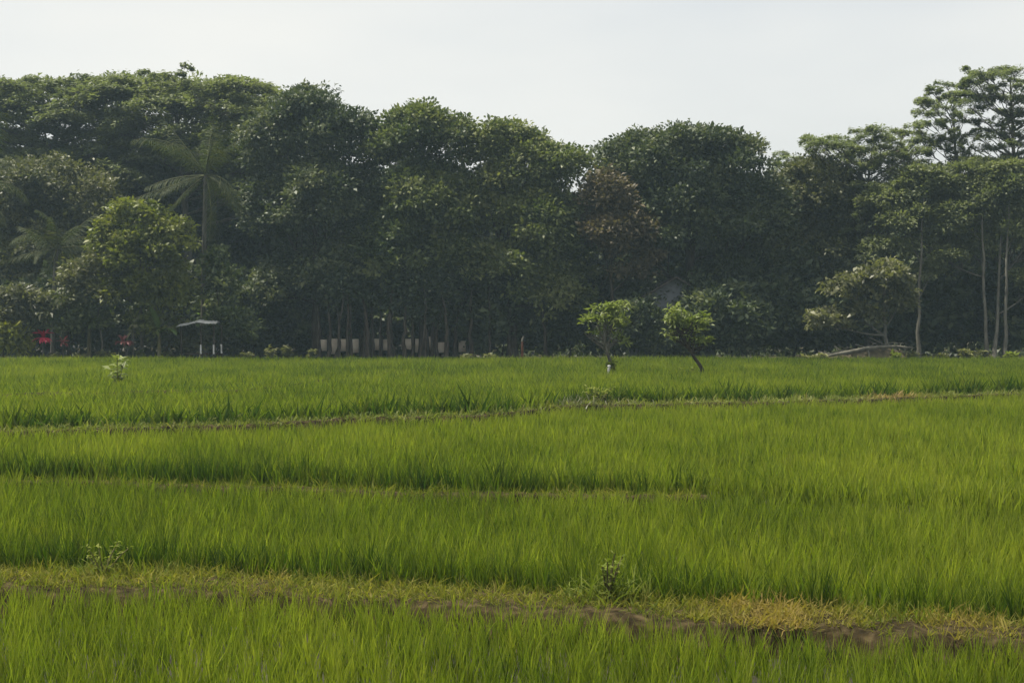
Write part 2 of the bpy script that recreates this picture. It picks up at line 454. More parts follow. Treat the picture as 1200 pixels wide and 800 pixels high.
tag(g, 'dark wet mud under the rice and out to the horizon', None, None, 'structure')
fx = np.linspace(-90, 90, 121); fy = np.linspace(74.0, 160, 60)
def floor_z(x, y):
    e = np.clip((y - 74.0) / 2.5, 0, 1) * np.clip((160 - y) / 4, 0, 1) * np.clip((90 - np.abs(x)) / 4, 0, 1)
    return GZ - 0.15 + e * (0.15 + 0.07 * np.sin(0.9 * x + 0.5 * y) + 0.05 * np.sin(2.3 * x - 1.1 * y))
fl = link('forest_floor', grid_sheet('forest_floor', fx, fy, floor_z, M['litter']))
tag(fl, 'brown leaf litter ground under the tall trees', None, None, 'structure')

def bund(name, P, half, h, label, step, seed, mat='soil', xlim=None, zf=0.0, zl=0.1):
    r = np.random.default_rng(seed)
    x0, x1 = (P[0, 0], P[-1, 0]) if xlim is None else xlim
    u = np.arange(x0, x1, step)
    y = bund_y(P, u)
    k = np.exp(-np.linspace(-2, 2, 9) ** 2); k /= k.sum()
    y = np.convolve(np.pad(y, 4, mode='edge'), k, 'valid')
    prof = [(-1.35, -0.06), (-1.12, 0.25), (-0.98, 0.72), (-0.8, 0.96), (-0.3, 1.03), (0.3, 1.0), (0.8, 0.94), (1.0, 0.7), (1.15, 0.3), (1.35, -0.06)]
    V = []
    wob = 1 + 0.16 * np.sin(u * 1.7 + seed) + 0.10 * np.sin(u * 4.3 + 2 * seed)
    hob = 1 + 0.07 * np.sin(u * 2.3 + seed) + r.normal(0, 0.015, len(u))
    for t, zz in prof:
        jx = r.normal(0, 0.022, len(u)); jz = r.normal(0, 0.009, len(u))
        V.append(np.stack([u, y + t * half * wob + jx, np.where(zz < 0, zl - 0.15, (zl if t > -1 else zf) + (h - (zl if t > -1 else zf)) * zz * hob + jz)], 1))
    V = np.stack(V, 1)
    n, m = V.shape[:2]
    i = np.arange(n - 1)[:, None] * m + np.arange(m - 1)[None]
    q = np.stack([i, i + m, i + m + 1, i + 1], -1).reshape(-1, 4)
    o = link(name, np_mesh(name, V.reshape(-1, 3), quads=q, mats=(M[mat],)))
    return tag(o, label, None, None, 'structure')
bund('bund', B1, HW['b1'], Z1, 'nearest earth bank, yellow grass on top and a dark crumbly soil face', 0.06, 1, xlim=(-9, 9), zf=0.0, zl=0.10)
bund('bund', B2, HW['b2'], Z2, 'low second earth bank, mostly hidden by young rice', 0.1, 2, xlim=(-14, 2.6), zf=0.10, zl=0.24)
bund('bund', B3, HW['b3'], Z3, 'curving earth bank with pale short grass across the middle of the fields', 0.15, 3, xlim=(-24, 26), zf=0.24, zl=0.50)
bund('bund', B4, HW['b4'], Z4, 'faint far earth bank at the left of the fields', 0.2, 4, xlim=(-22, -2), zf=0.50, zl=0.50)

# ------------------------------------------------------------------ scattered rice and grass (stuff)
def blade_tuft(name, n, length, width, r, mat, lean=0.22, bend=0.5, base=0.03, seg=3):
    V, Q, T, tone = [], [], [], []
    for i in range(n):
        a = r.uniform(0, 6.28); L = length * r.uniform(0.65, 1.12)
        out = np.array((math.cos(a), math.sin(a), 0)); le = abs(r.normal(lean, lean * 0.6)); be = bend * r.uniform(0.2, 1.3)
        p = np.array((r.normal(0, base), r.normal(0, base), -0.02)); s = np.array((-out[1], out[0], 0)) * math.cos(1.1) + out * 0
        fa = r.uniform(0, 6.28); s = np.array((math.cos(fa), math.sin(fa), 0))
        tn = r.normal(0.0, 0.14)
        o = len(V); ang = le
        for k in range(seg + 1):
            w = width * (0.75, 1.0, 0.8, 0.0)[k] if seg == 3 else width * (0.9, 0.9, 0.0)[k]
            if k == seg:
                V.append(p.copy()); tone.append(tn + 0.08)
            else:
                V.append(p - s * w / 2); V.append(p + s * w / 2); tone += [tn - 0.30 + 0.42 * k / seg] * 2  # self-shadow of the tuft painted into the tone: darker towards the base
            ang2 = le + be * ((k + 1) / seg) ** 1.6
            p = p + (out * math.sin(ang2) + np.array((0, 0, math.cos(ang2)))) * L / seg
        for k in range(seg - 1):
            b = o + 2 * k; Q.append((b, b + 1, b + 3, b + 2))
        b = o + 2 * (seg - 1); T.append((b, b + 1, b + 2))
    me = np_mesh(name, V, quads=Q, tris=T, mats=(mat,), tone=np.array(tone))
    return bpy.data.objects.new(name, me)

def scatter(name, P, rot, scl, itone, idry, protos, which, label):
    me = bpy.data.meshes.new(name)
    me.vertices.add(len(P)); me.vertices.foreach_set('co', np.asarray(P, np.float32).ravel())
    for nm, typ, val in (('irot', 'FLOAT_VECTOR', rot), ('iscl', 'FLOAT_VECTOR', scl)):
        a = me.attributes.new(nm, typ, 'POINT'); a.data.foreach_set('vector', np.asarray(val, np.float32).ravel())
    for nm, val in (('itone', itone), ('idry', idry)):
        a = me.attributes.new(nm, 'FLOAT', 'POINT'); a.data.foreach_set('value', np.asarray(val, np.float32))
    a = me.attributes.new('iwhich', 'INT', 'POINT'); a.data.foreach_set('value', np.asarray(which, np.int32))
    o = link(name, me)
    ng = bpy.data.node_groups.new(name + '_scatter', 'GeometryNodeTree')
    ng.interface.new_socket('Geometry', in_out='INPUT', socket_type='NodeSocketGeometry')
    ng.interface.new_socket('Geometry', in_out='OUTPUT', socket_type='NodeSocketGeometry')
    N = ng.nodes; gi = N.new('NodeGroupInput'); go = N.new('NodeGroupOutput')
    ip = N.new('GeometryNodeInstanceOnPoints'); jn = N.new('GeometryNodeJoinGeometry')
    for p in reversed(protos):
        oi = N.new('GeometryNodeObjectInfo'); oi.inputs['Object'].default_value = p; oi.inputs['As Instance'].default_value = True
        ng.links.new(oi.outputs['Geometry'], jn.inputs['Geometry'])
    def at(nm, typ):
        q = N.new('GeometryNodeInputNamedAttribute'); q.data_type = typ; q.inputs['Name'].default_value = nm
        return [x for x in q.outputs if x.enabled and x.name == 'Attribute'][0]
    ng.links.new(gi.outputs[0], ip.inputs['Points']); ng.links.new(jn.outputs[0], ip.inputs['Instance'])
    ip.inputs['Pick Instance'].default_value = True
    ng.links.new(at('iwhich', 'INT'), ip.inputs['Instance Index'])
    er = N.new('FunctionNodeEulerToRotation')
    ng.links.new(at('irot', 'FLOAT_VECTOR'), er.inputs[0]); ng.links.new(er.outputs[0], ip.inputs['Rotation'])
    ng.links.new(at('iscl', 'FLOAT_VECTOR'), ip.inputs['Scale'])
    ng.links.new(ip.outputs[0], go.inputs[0])
    md = o.modifiers.new('scatter', 'NODES'); md.node_group = ng
    return tag(o, label, None, None, 'stuff')

rr = np.random.default_rng(5)
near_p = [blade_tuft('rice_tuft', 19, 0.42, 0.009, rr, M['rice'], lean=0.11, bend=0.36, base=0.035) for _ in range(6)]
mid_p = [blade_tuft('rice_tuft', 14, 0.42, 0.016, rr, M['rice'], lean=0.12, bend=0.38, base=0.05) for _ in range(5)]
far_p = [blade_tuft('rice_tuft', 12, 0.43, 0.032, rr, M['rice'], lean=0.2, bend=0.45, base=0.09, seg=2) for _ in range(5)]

def smooth_noise(seed, ks):
    r = np.random.default_rng(seed)
    terms = [(r.normal(size=2) * k, r.uniform(0, 6.28), a) for k, a in ks for _ in range(3)]
    return lambda x, y: sum(a * np.sin(x * k[0] + y * k[1] + p) for k, p, a in terms)
tone_n = smooth_noise(3, ((0.12, 0.06), (0.5, 0.05), (1.6, 0.045)))
hgt_n = smooth_noise(4, ((0.3, 0.03), (1.3, 0.03), (4.0, 0.02)))
bare_n = smooth_noise(9, ((0.6, 0.3), (1.8, 0.35)))

def jitter_grid(y0, y1, per_m2, margin=1.22):
    st = 1 / math.sqrt(per_m2)
    w = y1 * 0.3334 * margin + 2.0
    gx, gy = np.meshgrid(np.arange(-w, w, st), np.arange(y0, y1, st))
    gx = gx + rr.uniform(-0.42, 0.42, gx.shape) * st; gy = gy + rr.uniform(-0.42, 0.42, gy.shape) * st
    x, y = gx.ravel(), gy.ravel()
    k = np.abs(x) < y * 0.3334 * margin + 2.0
    return x[k], y[k]

def rice_field(lo, hi, y0, y1, per, protos, label, tone0=0.45, gap_lo=0.3, gap_hi=0.2, hs=1.0, skip=None, edge_rows=True, soft=False, edge_h=1.08):
    x, y = jitter_grid(y0, y1, per)
    k = (y > lo(x) + gap_lo) & (y < hi(x) - gap_hi * (1 + 0.5 * bare_n(x * 1.7, y * 0.3)))
    if skip is not None: k &= ~skip(x, y)
    x, y = x[k], y[k]
    n = len(x)
    xe = rr.uniform(x.min(), x.max(), int((x.max() - x.min()) * per * 0.45)) if edge_rows else np.zeros(0)
    ye = lo(xe) + gap_lo + rr.uniform(0.0, 0.42, len(xe))
    k = (ye < hi(xe) - gap_hi) & (np.abs(xe) < ye * 0.41 + 2) & (bare_n(xe * 1.3, 0 * xe) > -1.0)
    x = np.concatenate([x, xe[k]]); y = np.concatenate([y, ye[k]]); n = len(x)
    edge = np.minimum(y - lo(x) - gap_lo + (2.0 * (x > 1.9 + 0.6 * rr.normal(size=n)) if soft else 0.0), 1.5)          # the row along the bund is thicker; its shaded face is painted darker
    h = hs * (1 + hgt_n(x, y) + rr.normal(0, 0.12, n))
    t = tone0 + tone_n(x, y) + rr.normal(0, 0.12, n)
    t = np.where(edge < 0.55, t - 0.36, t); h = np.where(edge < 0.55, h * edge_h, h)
    thin = rr.uniform(size=n) < np.where(edge < 0.5, 0.03, 0.0)
    x, y, h, t = x[~thin], y[~thin], h[~thin], t[~thin]
    n = len(x)
    P = np.stack([x, y, field_z(x, y)], 1)
    rot = np.stack([rr.normal(0, 0.06, n), rr.normal(0, 0.06, n), rr.uniform(0, 6.28, n)], 1)
    s = np.stack([h * rr.uniform(0.9, 1.1, n)] * 2 + [h], 1)
    dry = np.clip(rr.normal(-0.05, 0.10, n), 0, 0.6)
    return scatter('rice_field', P, rot, s, t, dry, protos, rr.integers(0, len(protos), n), label)

f1 = lambda x: bund_y(B1, x); f2 = lambda x: bund_y(B2, x); f3 = lambda x: bund_y(B3, x)
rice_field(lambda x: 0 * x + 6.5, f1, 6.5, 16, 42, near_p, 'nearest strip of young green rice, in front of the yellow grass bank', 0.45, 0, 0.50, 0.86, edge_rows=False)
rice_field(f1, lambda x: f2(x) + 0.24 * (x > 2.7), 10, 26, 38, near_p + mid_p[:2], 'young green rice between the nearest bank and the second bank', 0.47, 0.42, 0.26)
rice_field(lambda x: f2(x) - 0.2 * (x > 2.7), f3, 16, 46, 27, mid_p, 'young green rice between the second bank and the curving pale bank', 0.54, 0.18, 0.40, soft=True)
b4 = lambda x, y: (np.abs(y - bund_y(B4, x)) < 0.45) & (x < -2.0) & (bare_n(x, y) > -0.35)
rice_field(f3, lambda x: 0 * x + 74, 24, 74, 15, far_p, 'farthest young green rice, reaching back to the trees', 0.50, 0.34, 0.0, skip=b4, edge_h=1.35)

def bund_grass(P, half, z, zg, per, xr, protos, label, dryf, tone0, hscale=1.0, back=1.0, front=0.8):
    n = int((xr[1] - xr[0]) * half * 2 * per)
    x = rr.uniform(xr[0], xr[1], n); t = rr.uniform(-front, back, n)
    y = bund_y(P, x) + t * half
    k = (bare_n(x, y * 2) + rr.normal(0, 0.5, n) > -1.2) & ((t > -1.05 + 0.28 * bare_n(x * 1.6 + 1.5, 0 * x) + 0.6 * np.exp(-((x + 0.5) / 1.6) ** 2) + 0.25 * np.exp(-((x - 2.6) / 0.25) ** 2) - 0.5 * np.exp(-((x - 4.2) / 1.2) ** 2) + 0.4 * np.exp(-((x + 3.4) / 0.7) ** 2)) | (rr.uniform(size=n) < 0.22))
    x, y, t = x[k], y[k], t[k]; n = len(x)
    zz = zg + (z - zg) * np.clip(1.0 - np.clip(np.abs(t) - 0.8, 0, 1) * 2.2, 0, 1) * 0.97
    Pt = np.stack([x, y, zz], 1)
    rot = np.stack([rr.normal(0, 0.25, n), rr.normal(0, 0.25, n), rr.uniform(0, 6.28, n)], 1)
    h = hscale * np.exp(rr.normal(0, 0.32, n)) * np.where(t > 0.55, 1.5, 1.0); h = np.minimum(h, 1.7 * hscale)
    return scatter('bund_grass', Pt, rot, np.stack([h, h, h], 1), tone0 + rr.normal(0, 0.18, n) + 0.22 * bare_n(x, y) - 0.18 * (t > 0.55), np.clip(dryf(x) + rr.normal(0, 0.12, n), 0, 1), protos, rr.integers(0, len(protos), n), label)
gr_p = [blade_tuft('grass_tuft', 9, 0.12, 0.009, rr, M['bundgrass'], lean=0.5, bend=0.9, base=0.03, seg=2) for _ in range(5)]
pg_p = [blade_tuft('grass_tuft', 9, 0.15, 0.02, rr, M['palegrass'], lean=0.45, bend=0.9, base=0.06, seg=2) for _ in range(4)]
def dry1(x):
    px = 600 + x / 12.3 * F
    return 0.06 + 0.8 * np.exp(-((px - 905) / 75) ** 2) + 0.6 * np.exp(-((px - 1110) / 55) ** 2) + 0.35 * np.exp(-((px - 290) / 22) ** 2)
bund_grass(B1, HW['b1'], Z1, 0.1, 330, (-7, 6), gr_p, 'short yellowing grass along the top of the nearest bank, straw coloured at the right', dry1, 0.42, 1.0, back=1.35)
bund_grass(B2, HW['b2'], Z2, 0.2, 110, (-9, 2.4), gr_p, 'thin short grass on the low second bank', lambda x: 0.15 + 0 * x, 0.25, 1.1, front=1.25)
def dry3(x):
    return 0.05 + 0.7 * np.exp(-((x - 9.9) / 0.8) ** 2)
bund_grass(B3, HW['b3'], Z3, 0.45, 75, (-12, 17), pg_p, 'short pale grass along the curving middle bank', dry3, 0.5, 1.0, front=1.1)

# ------------------------------------------------------------------ trees: the wood across the back
BL = broadleaf
# far left: wide feathery canopy in thin tiers
def tiers(r, xr, top, bot, n, rad=(22, 40)):
    out = []
    for _ in range(n):
        x = r.uniform(*xr); y = r.uniform(0, 1) ** 1.3 * bot + top(x)
        out.append((x, y, r.uniform(*rad), r.uniform(-3.0, 2.0)))
    return out
r1 = np.random.default_rng(21)
topL = lambda x: 96 + max(0, (x - 290)) * 0.5
pl = tiers(r1, (-60, 160), topL, 150, 120) + [(x, topL(x) + r1.uniform(-3, 5), 24, r1.uniform(-2, 1)) for x in range(-50, 160, 20)]
tier_tree('spreading_tree', 'huge feathery tiered tree filling the top left corner, flat topped', 'tree', 60, 92, [(58, 330), (70, 220), (62, 130)],
          pl, 'feather', 0.42, 'greybark', 31, leaf=(0.26, 0.12), dens=90, grow=1.1, fork=0.25, limb_r=0.35, tone=0.55)
pl = tiers(r1, (140, 345), topL, 120, 105) + [(x, topL(x) + r1.uniform(-3, 5), 24, r1.uniform(-2, 1)) for x in range(150, 320, 20)] + [(168, 84, 12), (180, 88, 14), (148, 89, 9), (205, 86, 12), (218, 77, 9), (196, 88, 12), (258, 95, 10)]
tier_tree('spreading_tree', 'wide feathery tiered tree with two sprigs standing above its top, behind the palm', 'tree', 225, 90, [(222, 330), (215, 220), (205, 120)],
          pl, 'feather', 0.38, 'greybark', 32, leaf=(0.26, 0.12), dens=90, grow=1.1, fork=0.25, limb_r=0.35, tone=0.6)
BL('spreading_tree', 'broad domed canopy closing the gaps behind the two feathery tiered trees', 'tree', 130, 96,
   [(-40, 150, 70, 56), (60, 140, 80, 48), (160, 132, 75, 42), (255, 140, 70, 48), (320, 165, 50, 50), (20, 220, 90, 60), (140, 215, 90, 60), (260, 220, 80, 60)], 'feather', leaf=(0.30, 0.14), clumps=2300, per=16,
   r0=0.4, bark='greybark', seed=40, tone=0.5, spread=0.5, flat=0.35, up=1.2)
BL('broadleaf_tree', 'brownish olive tree behind the left palm, below the feathery canopy', 'tree', 70, 86,
   [(60, 235, 60, 50), (15, 250, 50, 60), (110, 250, 45, 55), (60, 320, 70, 60)], 'olive', clumps=1500, per=24, seed=41, tone=0.42)

BL('broadleaf_tree', 'tall dark round-headed tree just right of the palm', 'tree', 372, 82,
   [(365, 160, 50, 54), (410, 180, 42, 52), (330, 175, 40, 56, 1), (385, 250, 70, 70), (330, 260, 45, 70, 1), (400, 330, 60, 60), (345, 345, 55, 50, 1)],
   'dark', clumps=2300, per=28, r0=0.3, seed=42, tone=0.42)
BL('broadleaf_tree', 'tall green tree with a knobbly rounded top, left of the central dip', 'tree', 497, 81,
   [(495, 164, 36, 38), (470, 190, 32, 42), (524, 180, 28, 44), (498, 240, 54, 60), (470, 310, 45, 60), (525, 315, 40, 60)],
   'green', clumps=1900, per=28, r0=0.27, seed=43, tone=0.45)
BL('broadleaf_tree', 'bright-topped yellowish tree between the knobbly tree and the russet tree', 'tree', 600, 81,
   [(580, 182, 32, 38), (622, 200, 42, 40), (660, 215, 34, 45), (575, 250, 44, 60), (640, 280, 60, 60), (590, 335, 55, 55), (650, 350, 50, 50)],
   'green', clumps=2200, per=28, r0=0.27, seed=44, tone=0.6)
BL('broadleaf_tree', 'largest dark domed tree right of centre, russet tree at its left edge', 'tree', 815, 82,
   [(800, 205, 70, 58), (758, 205, 48, 46), (855, 215, 58, 58), (720, 212, 36, 36), (815, 270, 95, 62), (888, 265, 42, 58), (750, 285, 50, 50, 1), (850, 335, 60, 45, 1.5), (905, 330, 35, 55, 1)],
   'dark', clumps=3000, per=28, r0=0.36, seed=45, tone=0.42)
BL('russet_tree', 'brown-leaved tree against the left side of the dark domed tree', 'tree', 722, 79.5,
   [(712, 240, 24, 36), (735, 275, 32, 36), (705, 285, 22, 30), (745, 315, 26, 24)], 'brown', clumps=620, per=24, r0=0.14, seed=46, tone=0.35, bough=0.7)
BL('broadleaf_tree', 'olive tree with pale flecked lower leaves beside the dark domed tree', 'tree', 962, 84,
   [(958, 222, 44, 30), (985, 250, 36, 36), (935, 255, 34, 40), (960, 300, 50, 45), (930, 340, 30, 50)], 'olive', clumps=1300, per=24, r0=0.2, seed=47, tone=0.5)

# right: slender pale-trunked trees with flat tiers against the sky
ra = np.random.default_rng(50)
def tier_rows(xl, xr, y0, y1, dy, dx, keep, rad):
    """rows of flat sprays between the crown's left and right outline"""
    out = []
    y = y0
    while y < y1:
        x = xl(y) + ra.uniform(0, 10)
        while x < xr(y):
            if ra.uniform() < keep: out.append((x, y + ra.uniform(-3.5, 3.5), ra.uniform(*rad), ra.uniform(-2.2, 2.2)))
            x += dx * ra.uniform(0.7, 1.3)
        y += dy
    return out
rows_mid = tier_rows(lambda y: np.interp(y, [98, 112, 118, 146, 150, 175, 230], [1098, 1082, 1076, 1074, 1092, 1070, 1060]), lambda y: 1136, 100, 290, 8.5, 16, 0.72, (7, 12))
rows_tall = tier_rows(lambda y: np.interp(y, [80, 90, 100, 230], [1150, 1136, 1130, 1132]), lambda y: 1250, 84, 290, 8.5, 16, 0.72, (7, 12))
rows_slim = tier_rows(lambda y: np.interp(y, [152, 160, 172, 185, 240], [1024, 950, 948, 1000, 985]), lambda y: 1085, 154, 270, 8.5, 16, 0.9, (7, 12))
tier_tree('albizia_tree', 'slim tiered tree with one long bare limb against the sky, leftmost of the tiered trees', 'tree', 1016, 83, [(1016, 330), (1015, 230), (1022, 175)],
          [(958, 163, 17), (975, 166, 20), (945, 162, 9), (990, 172, 18), (1005, 176, 20), (1020, 160, 16), (1028, 152, 14), (1040, 172, 20), (1055, 178, 18), (1000, 190, 18), (1035, 195, 22),
           (1060, 200, 20), (1015, 215, 18), (990, 205, 10), (1048, 215, 24), (1070, 190, 22), (1075, 215, 22), (1050, 235, 20)] + rows_slim, seed=51, r0=0.16, tone=0.42)
tier_tree('albizia_tree', 'tall tiered tree with wide sky gaps between its flat sprays, mid of the right-hand three', 'tree', 1128, 84, [(1126, 330), (1122, 220), (1117, 130)],
          [(1094, 103, 9), (1110, 98, 10), (1085, 117, 10), (1075, 118, 7), (1070, 147, 9), (1080, 131, 10), (1120, 108, 10)] + rows_mid, seed=52, r0=0.19, tone=0.40)
tier_tree('albizia_tree', 'tallest tiered tree, its crown running out of the picture on the right', 'tree', 1178, 83, [(1180, 330), (1188, 200), (1185, 95)],
          [(1128, 80, 7), (1138, 85, 9), (1152, 86, 10), (1172, 83, 12), (1190, 81, 12), (1208, 83, 14), (1135, 97, 9)] + rows_tall, seed=53, r0=0.21, tone=0.40)
tier_tree('albizia_tree', 'low thin tiered tree peeping over the dark dome and the olive tree', 'tree', 925, 93, [(925, 330), (928, 240), (925, 190)],
          [(915, 180, 8), (928, 184, 10), (940, 190, 10), (950, 192, 9), (918, 192, 11), (935, 198, 12), (965, 196, 9), (920, 208, 14), (945, 206, 13), (905, 200, 10), (668, 164, 1)][:-1], seed=54, r0=0.13, tone=0.40)
BL('broadleaf_tree', 'mid green tree under the slim tiered tree, above the pale straw-leaved tree', 'tree', 1076, 78.6,
   [(1048, 238, 32, 22, 2.5), (1085, 216, 28, 18, 2.5), (1064, 266, 34, 22, 2), (1098, 282, 24, 18, 2), (1036, 300, 26, 18, 2), (1090, 322, 18, 12, 1.5)], 'feather', clumps=1150, per=24, r0=0.10, bark='palebark', seed=61, tone=0.62, bough=0.75, flat=0.4, up=1.0, leaf=(0.20, 0.10))
BL('broadleaf_tree', 'grey-green tree with a pale leaning stem below the tall tiered trees', 'tree', 1158, 78.4,
   [(1115, 226, 30, 18, 2.5), (1148, 206, 28, 16, 2.5), (1130, 258, 36, 20, 2), (1150, 292, 22, 16, 2), (1112, 306, 24, 13, 1.5)], 'feather', clumps=950, per=24, r0=0.10, bark='palebark', seed=62, tone=0.62, bough=0.75, flat=0.4, up=1.0, leaf=(0.20, 0.10))
BL('broadleaf_tree', 'leafy tree at the right edge with a straight pale stem', 'tree', 1166, 78.0,
   [(1180, 212, 32, 18, 2.5), (1208, 240, 28, 22, 2.5), (1174, 258, 28, 18, 2), (1200, 290, 26, 20, 2), (1212, 335, 22, 18, 1.5)], 'feather', clumps=1050, per=24, r0=0.10, bark='palebark', seed=63, tone=0.62, bough=0.75, flat=0.4, up=1.0, leaf=(0.20, 0.10))
BL('slim_tree', 'thin pale stem beside the straight pale stem at the right edge', 'tree', 1179, 78.2,
   [(1185, 225, 24, 14, 1.5), (1168, 240, 22, 14, 1.5), (1188, 275, 16, 10, 1)], 'feather', clumps=320, per=14, r0=0.10, bark='palebark', seed=64, tone=0.42)
BL('pale_leaved_tree', 'small straw-yellow leaved tree with two stems beside the brush heap', 'tree', 1044, 76.5,
   [(1000, 345, 34, 24), (1035, 330, 28, 22), (1052, 360, 14, 22), (975, 378, 26, 16), (1010, 372, 22, 12), (1050, 340, 16, 18)], 'pale', leaf=(0.30, 0.15), clumps=420, per=10, r0=0.11, bark='palebark', seed=65, tone=0.5, spread=0.20, rough=0.3, bough=0.5)

# left: nearer small trees
BL('small_tree', 'yellow-green topped small tree in front of the palm, left of its trunk', 'tree', 166, 76.5,
   [(162, 262, 38, 26), (200, 285, 28, 26), (135, 285, 22, 28), (168, 305, 48, 34), (150, 345, 34, 34), (195, 350, 34, 36), (175, 388, 36, 22)],
   'yellow', leaf=(0.26, 0.13), clumps=1150, per=14, r0=0.10, seed=71, tone=0.42, spread=0.24, bough=0.6, bark='greybark')
BL('slim_tree', 'slim grey stemmed tree left of the yellow-green small tree', 'tree', 124, 76,
   [(112, 325, 26, 22), (132, 345, 22, 18), (95, 345, 24, 18)], 'olive', leaf=(0.24, 0.12), clumps=330, per=13, r0=0.06, seed=72, tone=0.55, bark='greybark', spread=0.25)

# back rows: dark trees that close the wood
r2 = np.random.default_rng(77)
proto = None
back = [(20, 99, 1.0), (120, 97, .96), (215, 100, 1.05), (300, 98, 1.0), (375, 101, 1.0), (452, 97, .93), (530, 99, .9), (610, 98, .93), (688, 100, .86), (760, 97, .95), (850, 99, .95), (930, 97, .86), (1010, 100, .86), (1085, 98, .92), (1165, 99, .92), (1235, 97, 1.0), (-60, 98, 1.0)]
protos = []
for k in range(2):
    b = BL('woodland_tree', 'dark leafy tree in the shaded back row of the wood', 'tree', 600, 98,
           [(600, 235, 52, 40), (570, 270, 44, 50), (632, 265, 44, 52), (600, 310, 66, 60), (560, 345, 45, 45), (640, 350, 45, 45), (600, 385, 60, 30)], 'dark', leaf=(0.42, 0.24), clumps=2300, per=14, bough=1.3,
           r0=0.2, seed=80 + k, tone=0.35, group='dark trees in the back row of the wood', spread=0.42)
    protos.append(b)
for i, (px, D, s) in enumerate(back):
    src = protos[i % 2]
    if i < 2: o = src
    else:
        o = src.copy(); COL.objects.link(o)
        for ch in src.children:
            c = ch.copy(); c.parent = o; COL.objects.link(c)
    o.location = (X(px, D), D, GZ); o.scale = (s, s, s); o.rotation_euler = (0, 0, r2.uniform(0, 6.28))
# far wood behind everything: one leafy mass
r3 = np.random.default_rng(90)
n = 15000
C = np.stack([r3.uniform(-62, 62, n), r3.uniform(118, 124, n), r3.uniform(0, 1, n) ** 0.8 * 9.5 + GZ], 1)
fw = link('far_woods', leaves_mesh('far_woods', C, rand_dirs(r3, n), rand_dirs(r3, n) + np.array((0, -0.4, 0.6)), r3.uniform(0.6, 1.1, n), r3.uniform(0.35, 0.6, n), r3.normal(0.35, 0.15, n), M['dark']))
tag(fw, 'dark mass of distant woodland behind the tree trunks', None, None, 'stuff')

n = 9000
C = np.stack([r3.uniform(-48, 48, n), r3.uniform(86.5, 90.5, n), r3.uniform(0, 1, n) * r3.uniform(0.6, 2.6, n) + GZ - 0.1], 1)
ug = link('undergrowth', leaves_mesh('undergrowth', C, rand_dirs(r3, n), rand_dirs(r3, n) + np.array((0, -0.3, 0.6)), r3.uniform(0.3, 0.6, n), r3.uniform(0.16, 0.3, n), r3.normal(0.35, 0.2, n), M['dark']))
tag(ug, 'dark leafy undergrowth on the floor of the wood between the trunks', None, None, 'stuff')

# shrubs in the shade along the foot of the wood
def shrub(name, label, px, D, lst, mat, seed, clumps=300, per=13, leaf=(0.24, 0.13), tone=0.4, group=None, spread=0.24, bark='bark', cat='shrub'):
    return BL(name, label, cat, px, D, lst, mat, leaf=leaf, clumps=clumps, per=per, r0=0.05, seed=seed, tone=tone, group=group, spread=spread, n_sub=2, bark=bark, bough=0.5)
sh_spots = [(300, 83, .95), (345, 84.5, 1.2), (392, 87.5, 1.3), (440, 88, 1.1), (488, 88, 1.25), (520, 82.5, .9), (545, 83, 1.05), (585, 82, 1.2), (632, 83, 1.0), (672, 82, 1.15), (715, 83, 1.3), (748, 77.6, .86), (774, 77.2, .66), (800, 77.3, .70), (830, 77.8, .98), (858, 79, 1.1), (885, 81, 1.1),
            (925, 82, 1.3), (965, 83, 1.0), (1010, 84, 1.3), (1055, 84, 1.2), (1100, 84, 1.4), (1140, 85, 1.3), (1195, 83, 1.3), (265, 83, 1.2), (225, 84, 1.4), (85, 82, 1.3), (35, 83, 1.2)]
sp0 = []
for k in range(3):
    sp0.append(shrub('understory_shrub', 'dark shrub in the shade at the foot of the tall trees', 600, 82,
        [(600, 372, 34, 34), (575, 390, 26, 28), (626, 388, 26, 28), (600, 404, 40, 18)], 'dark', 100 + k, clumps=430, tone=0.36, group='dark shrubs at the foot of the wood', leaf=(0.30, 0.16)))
for i, (px, D, s) in enumerate(sh_spots):
    src = sp0[i % 3]
    if i < 3: o = src
    else:
        o = src.copy(); COL.objects.link(o)
        for ch in src.children:
            c = ch.copy(); c.parent = o; COL.objects.link(c)
    o.location = (X(px, D), D, GZ); o.scale = (s, s, s); o.rotation_euler = (0, 0, r2.uniform(0, 6.28))

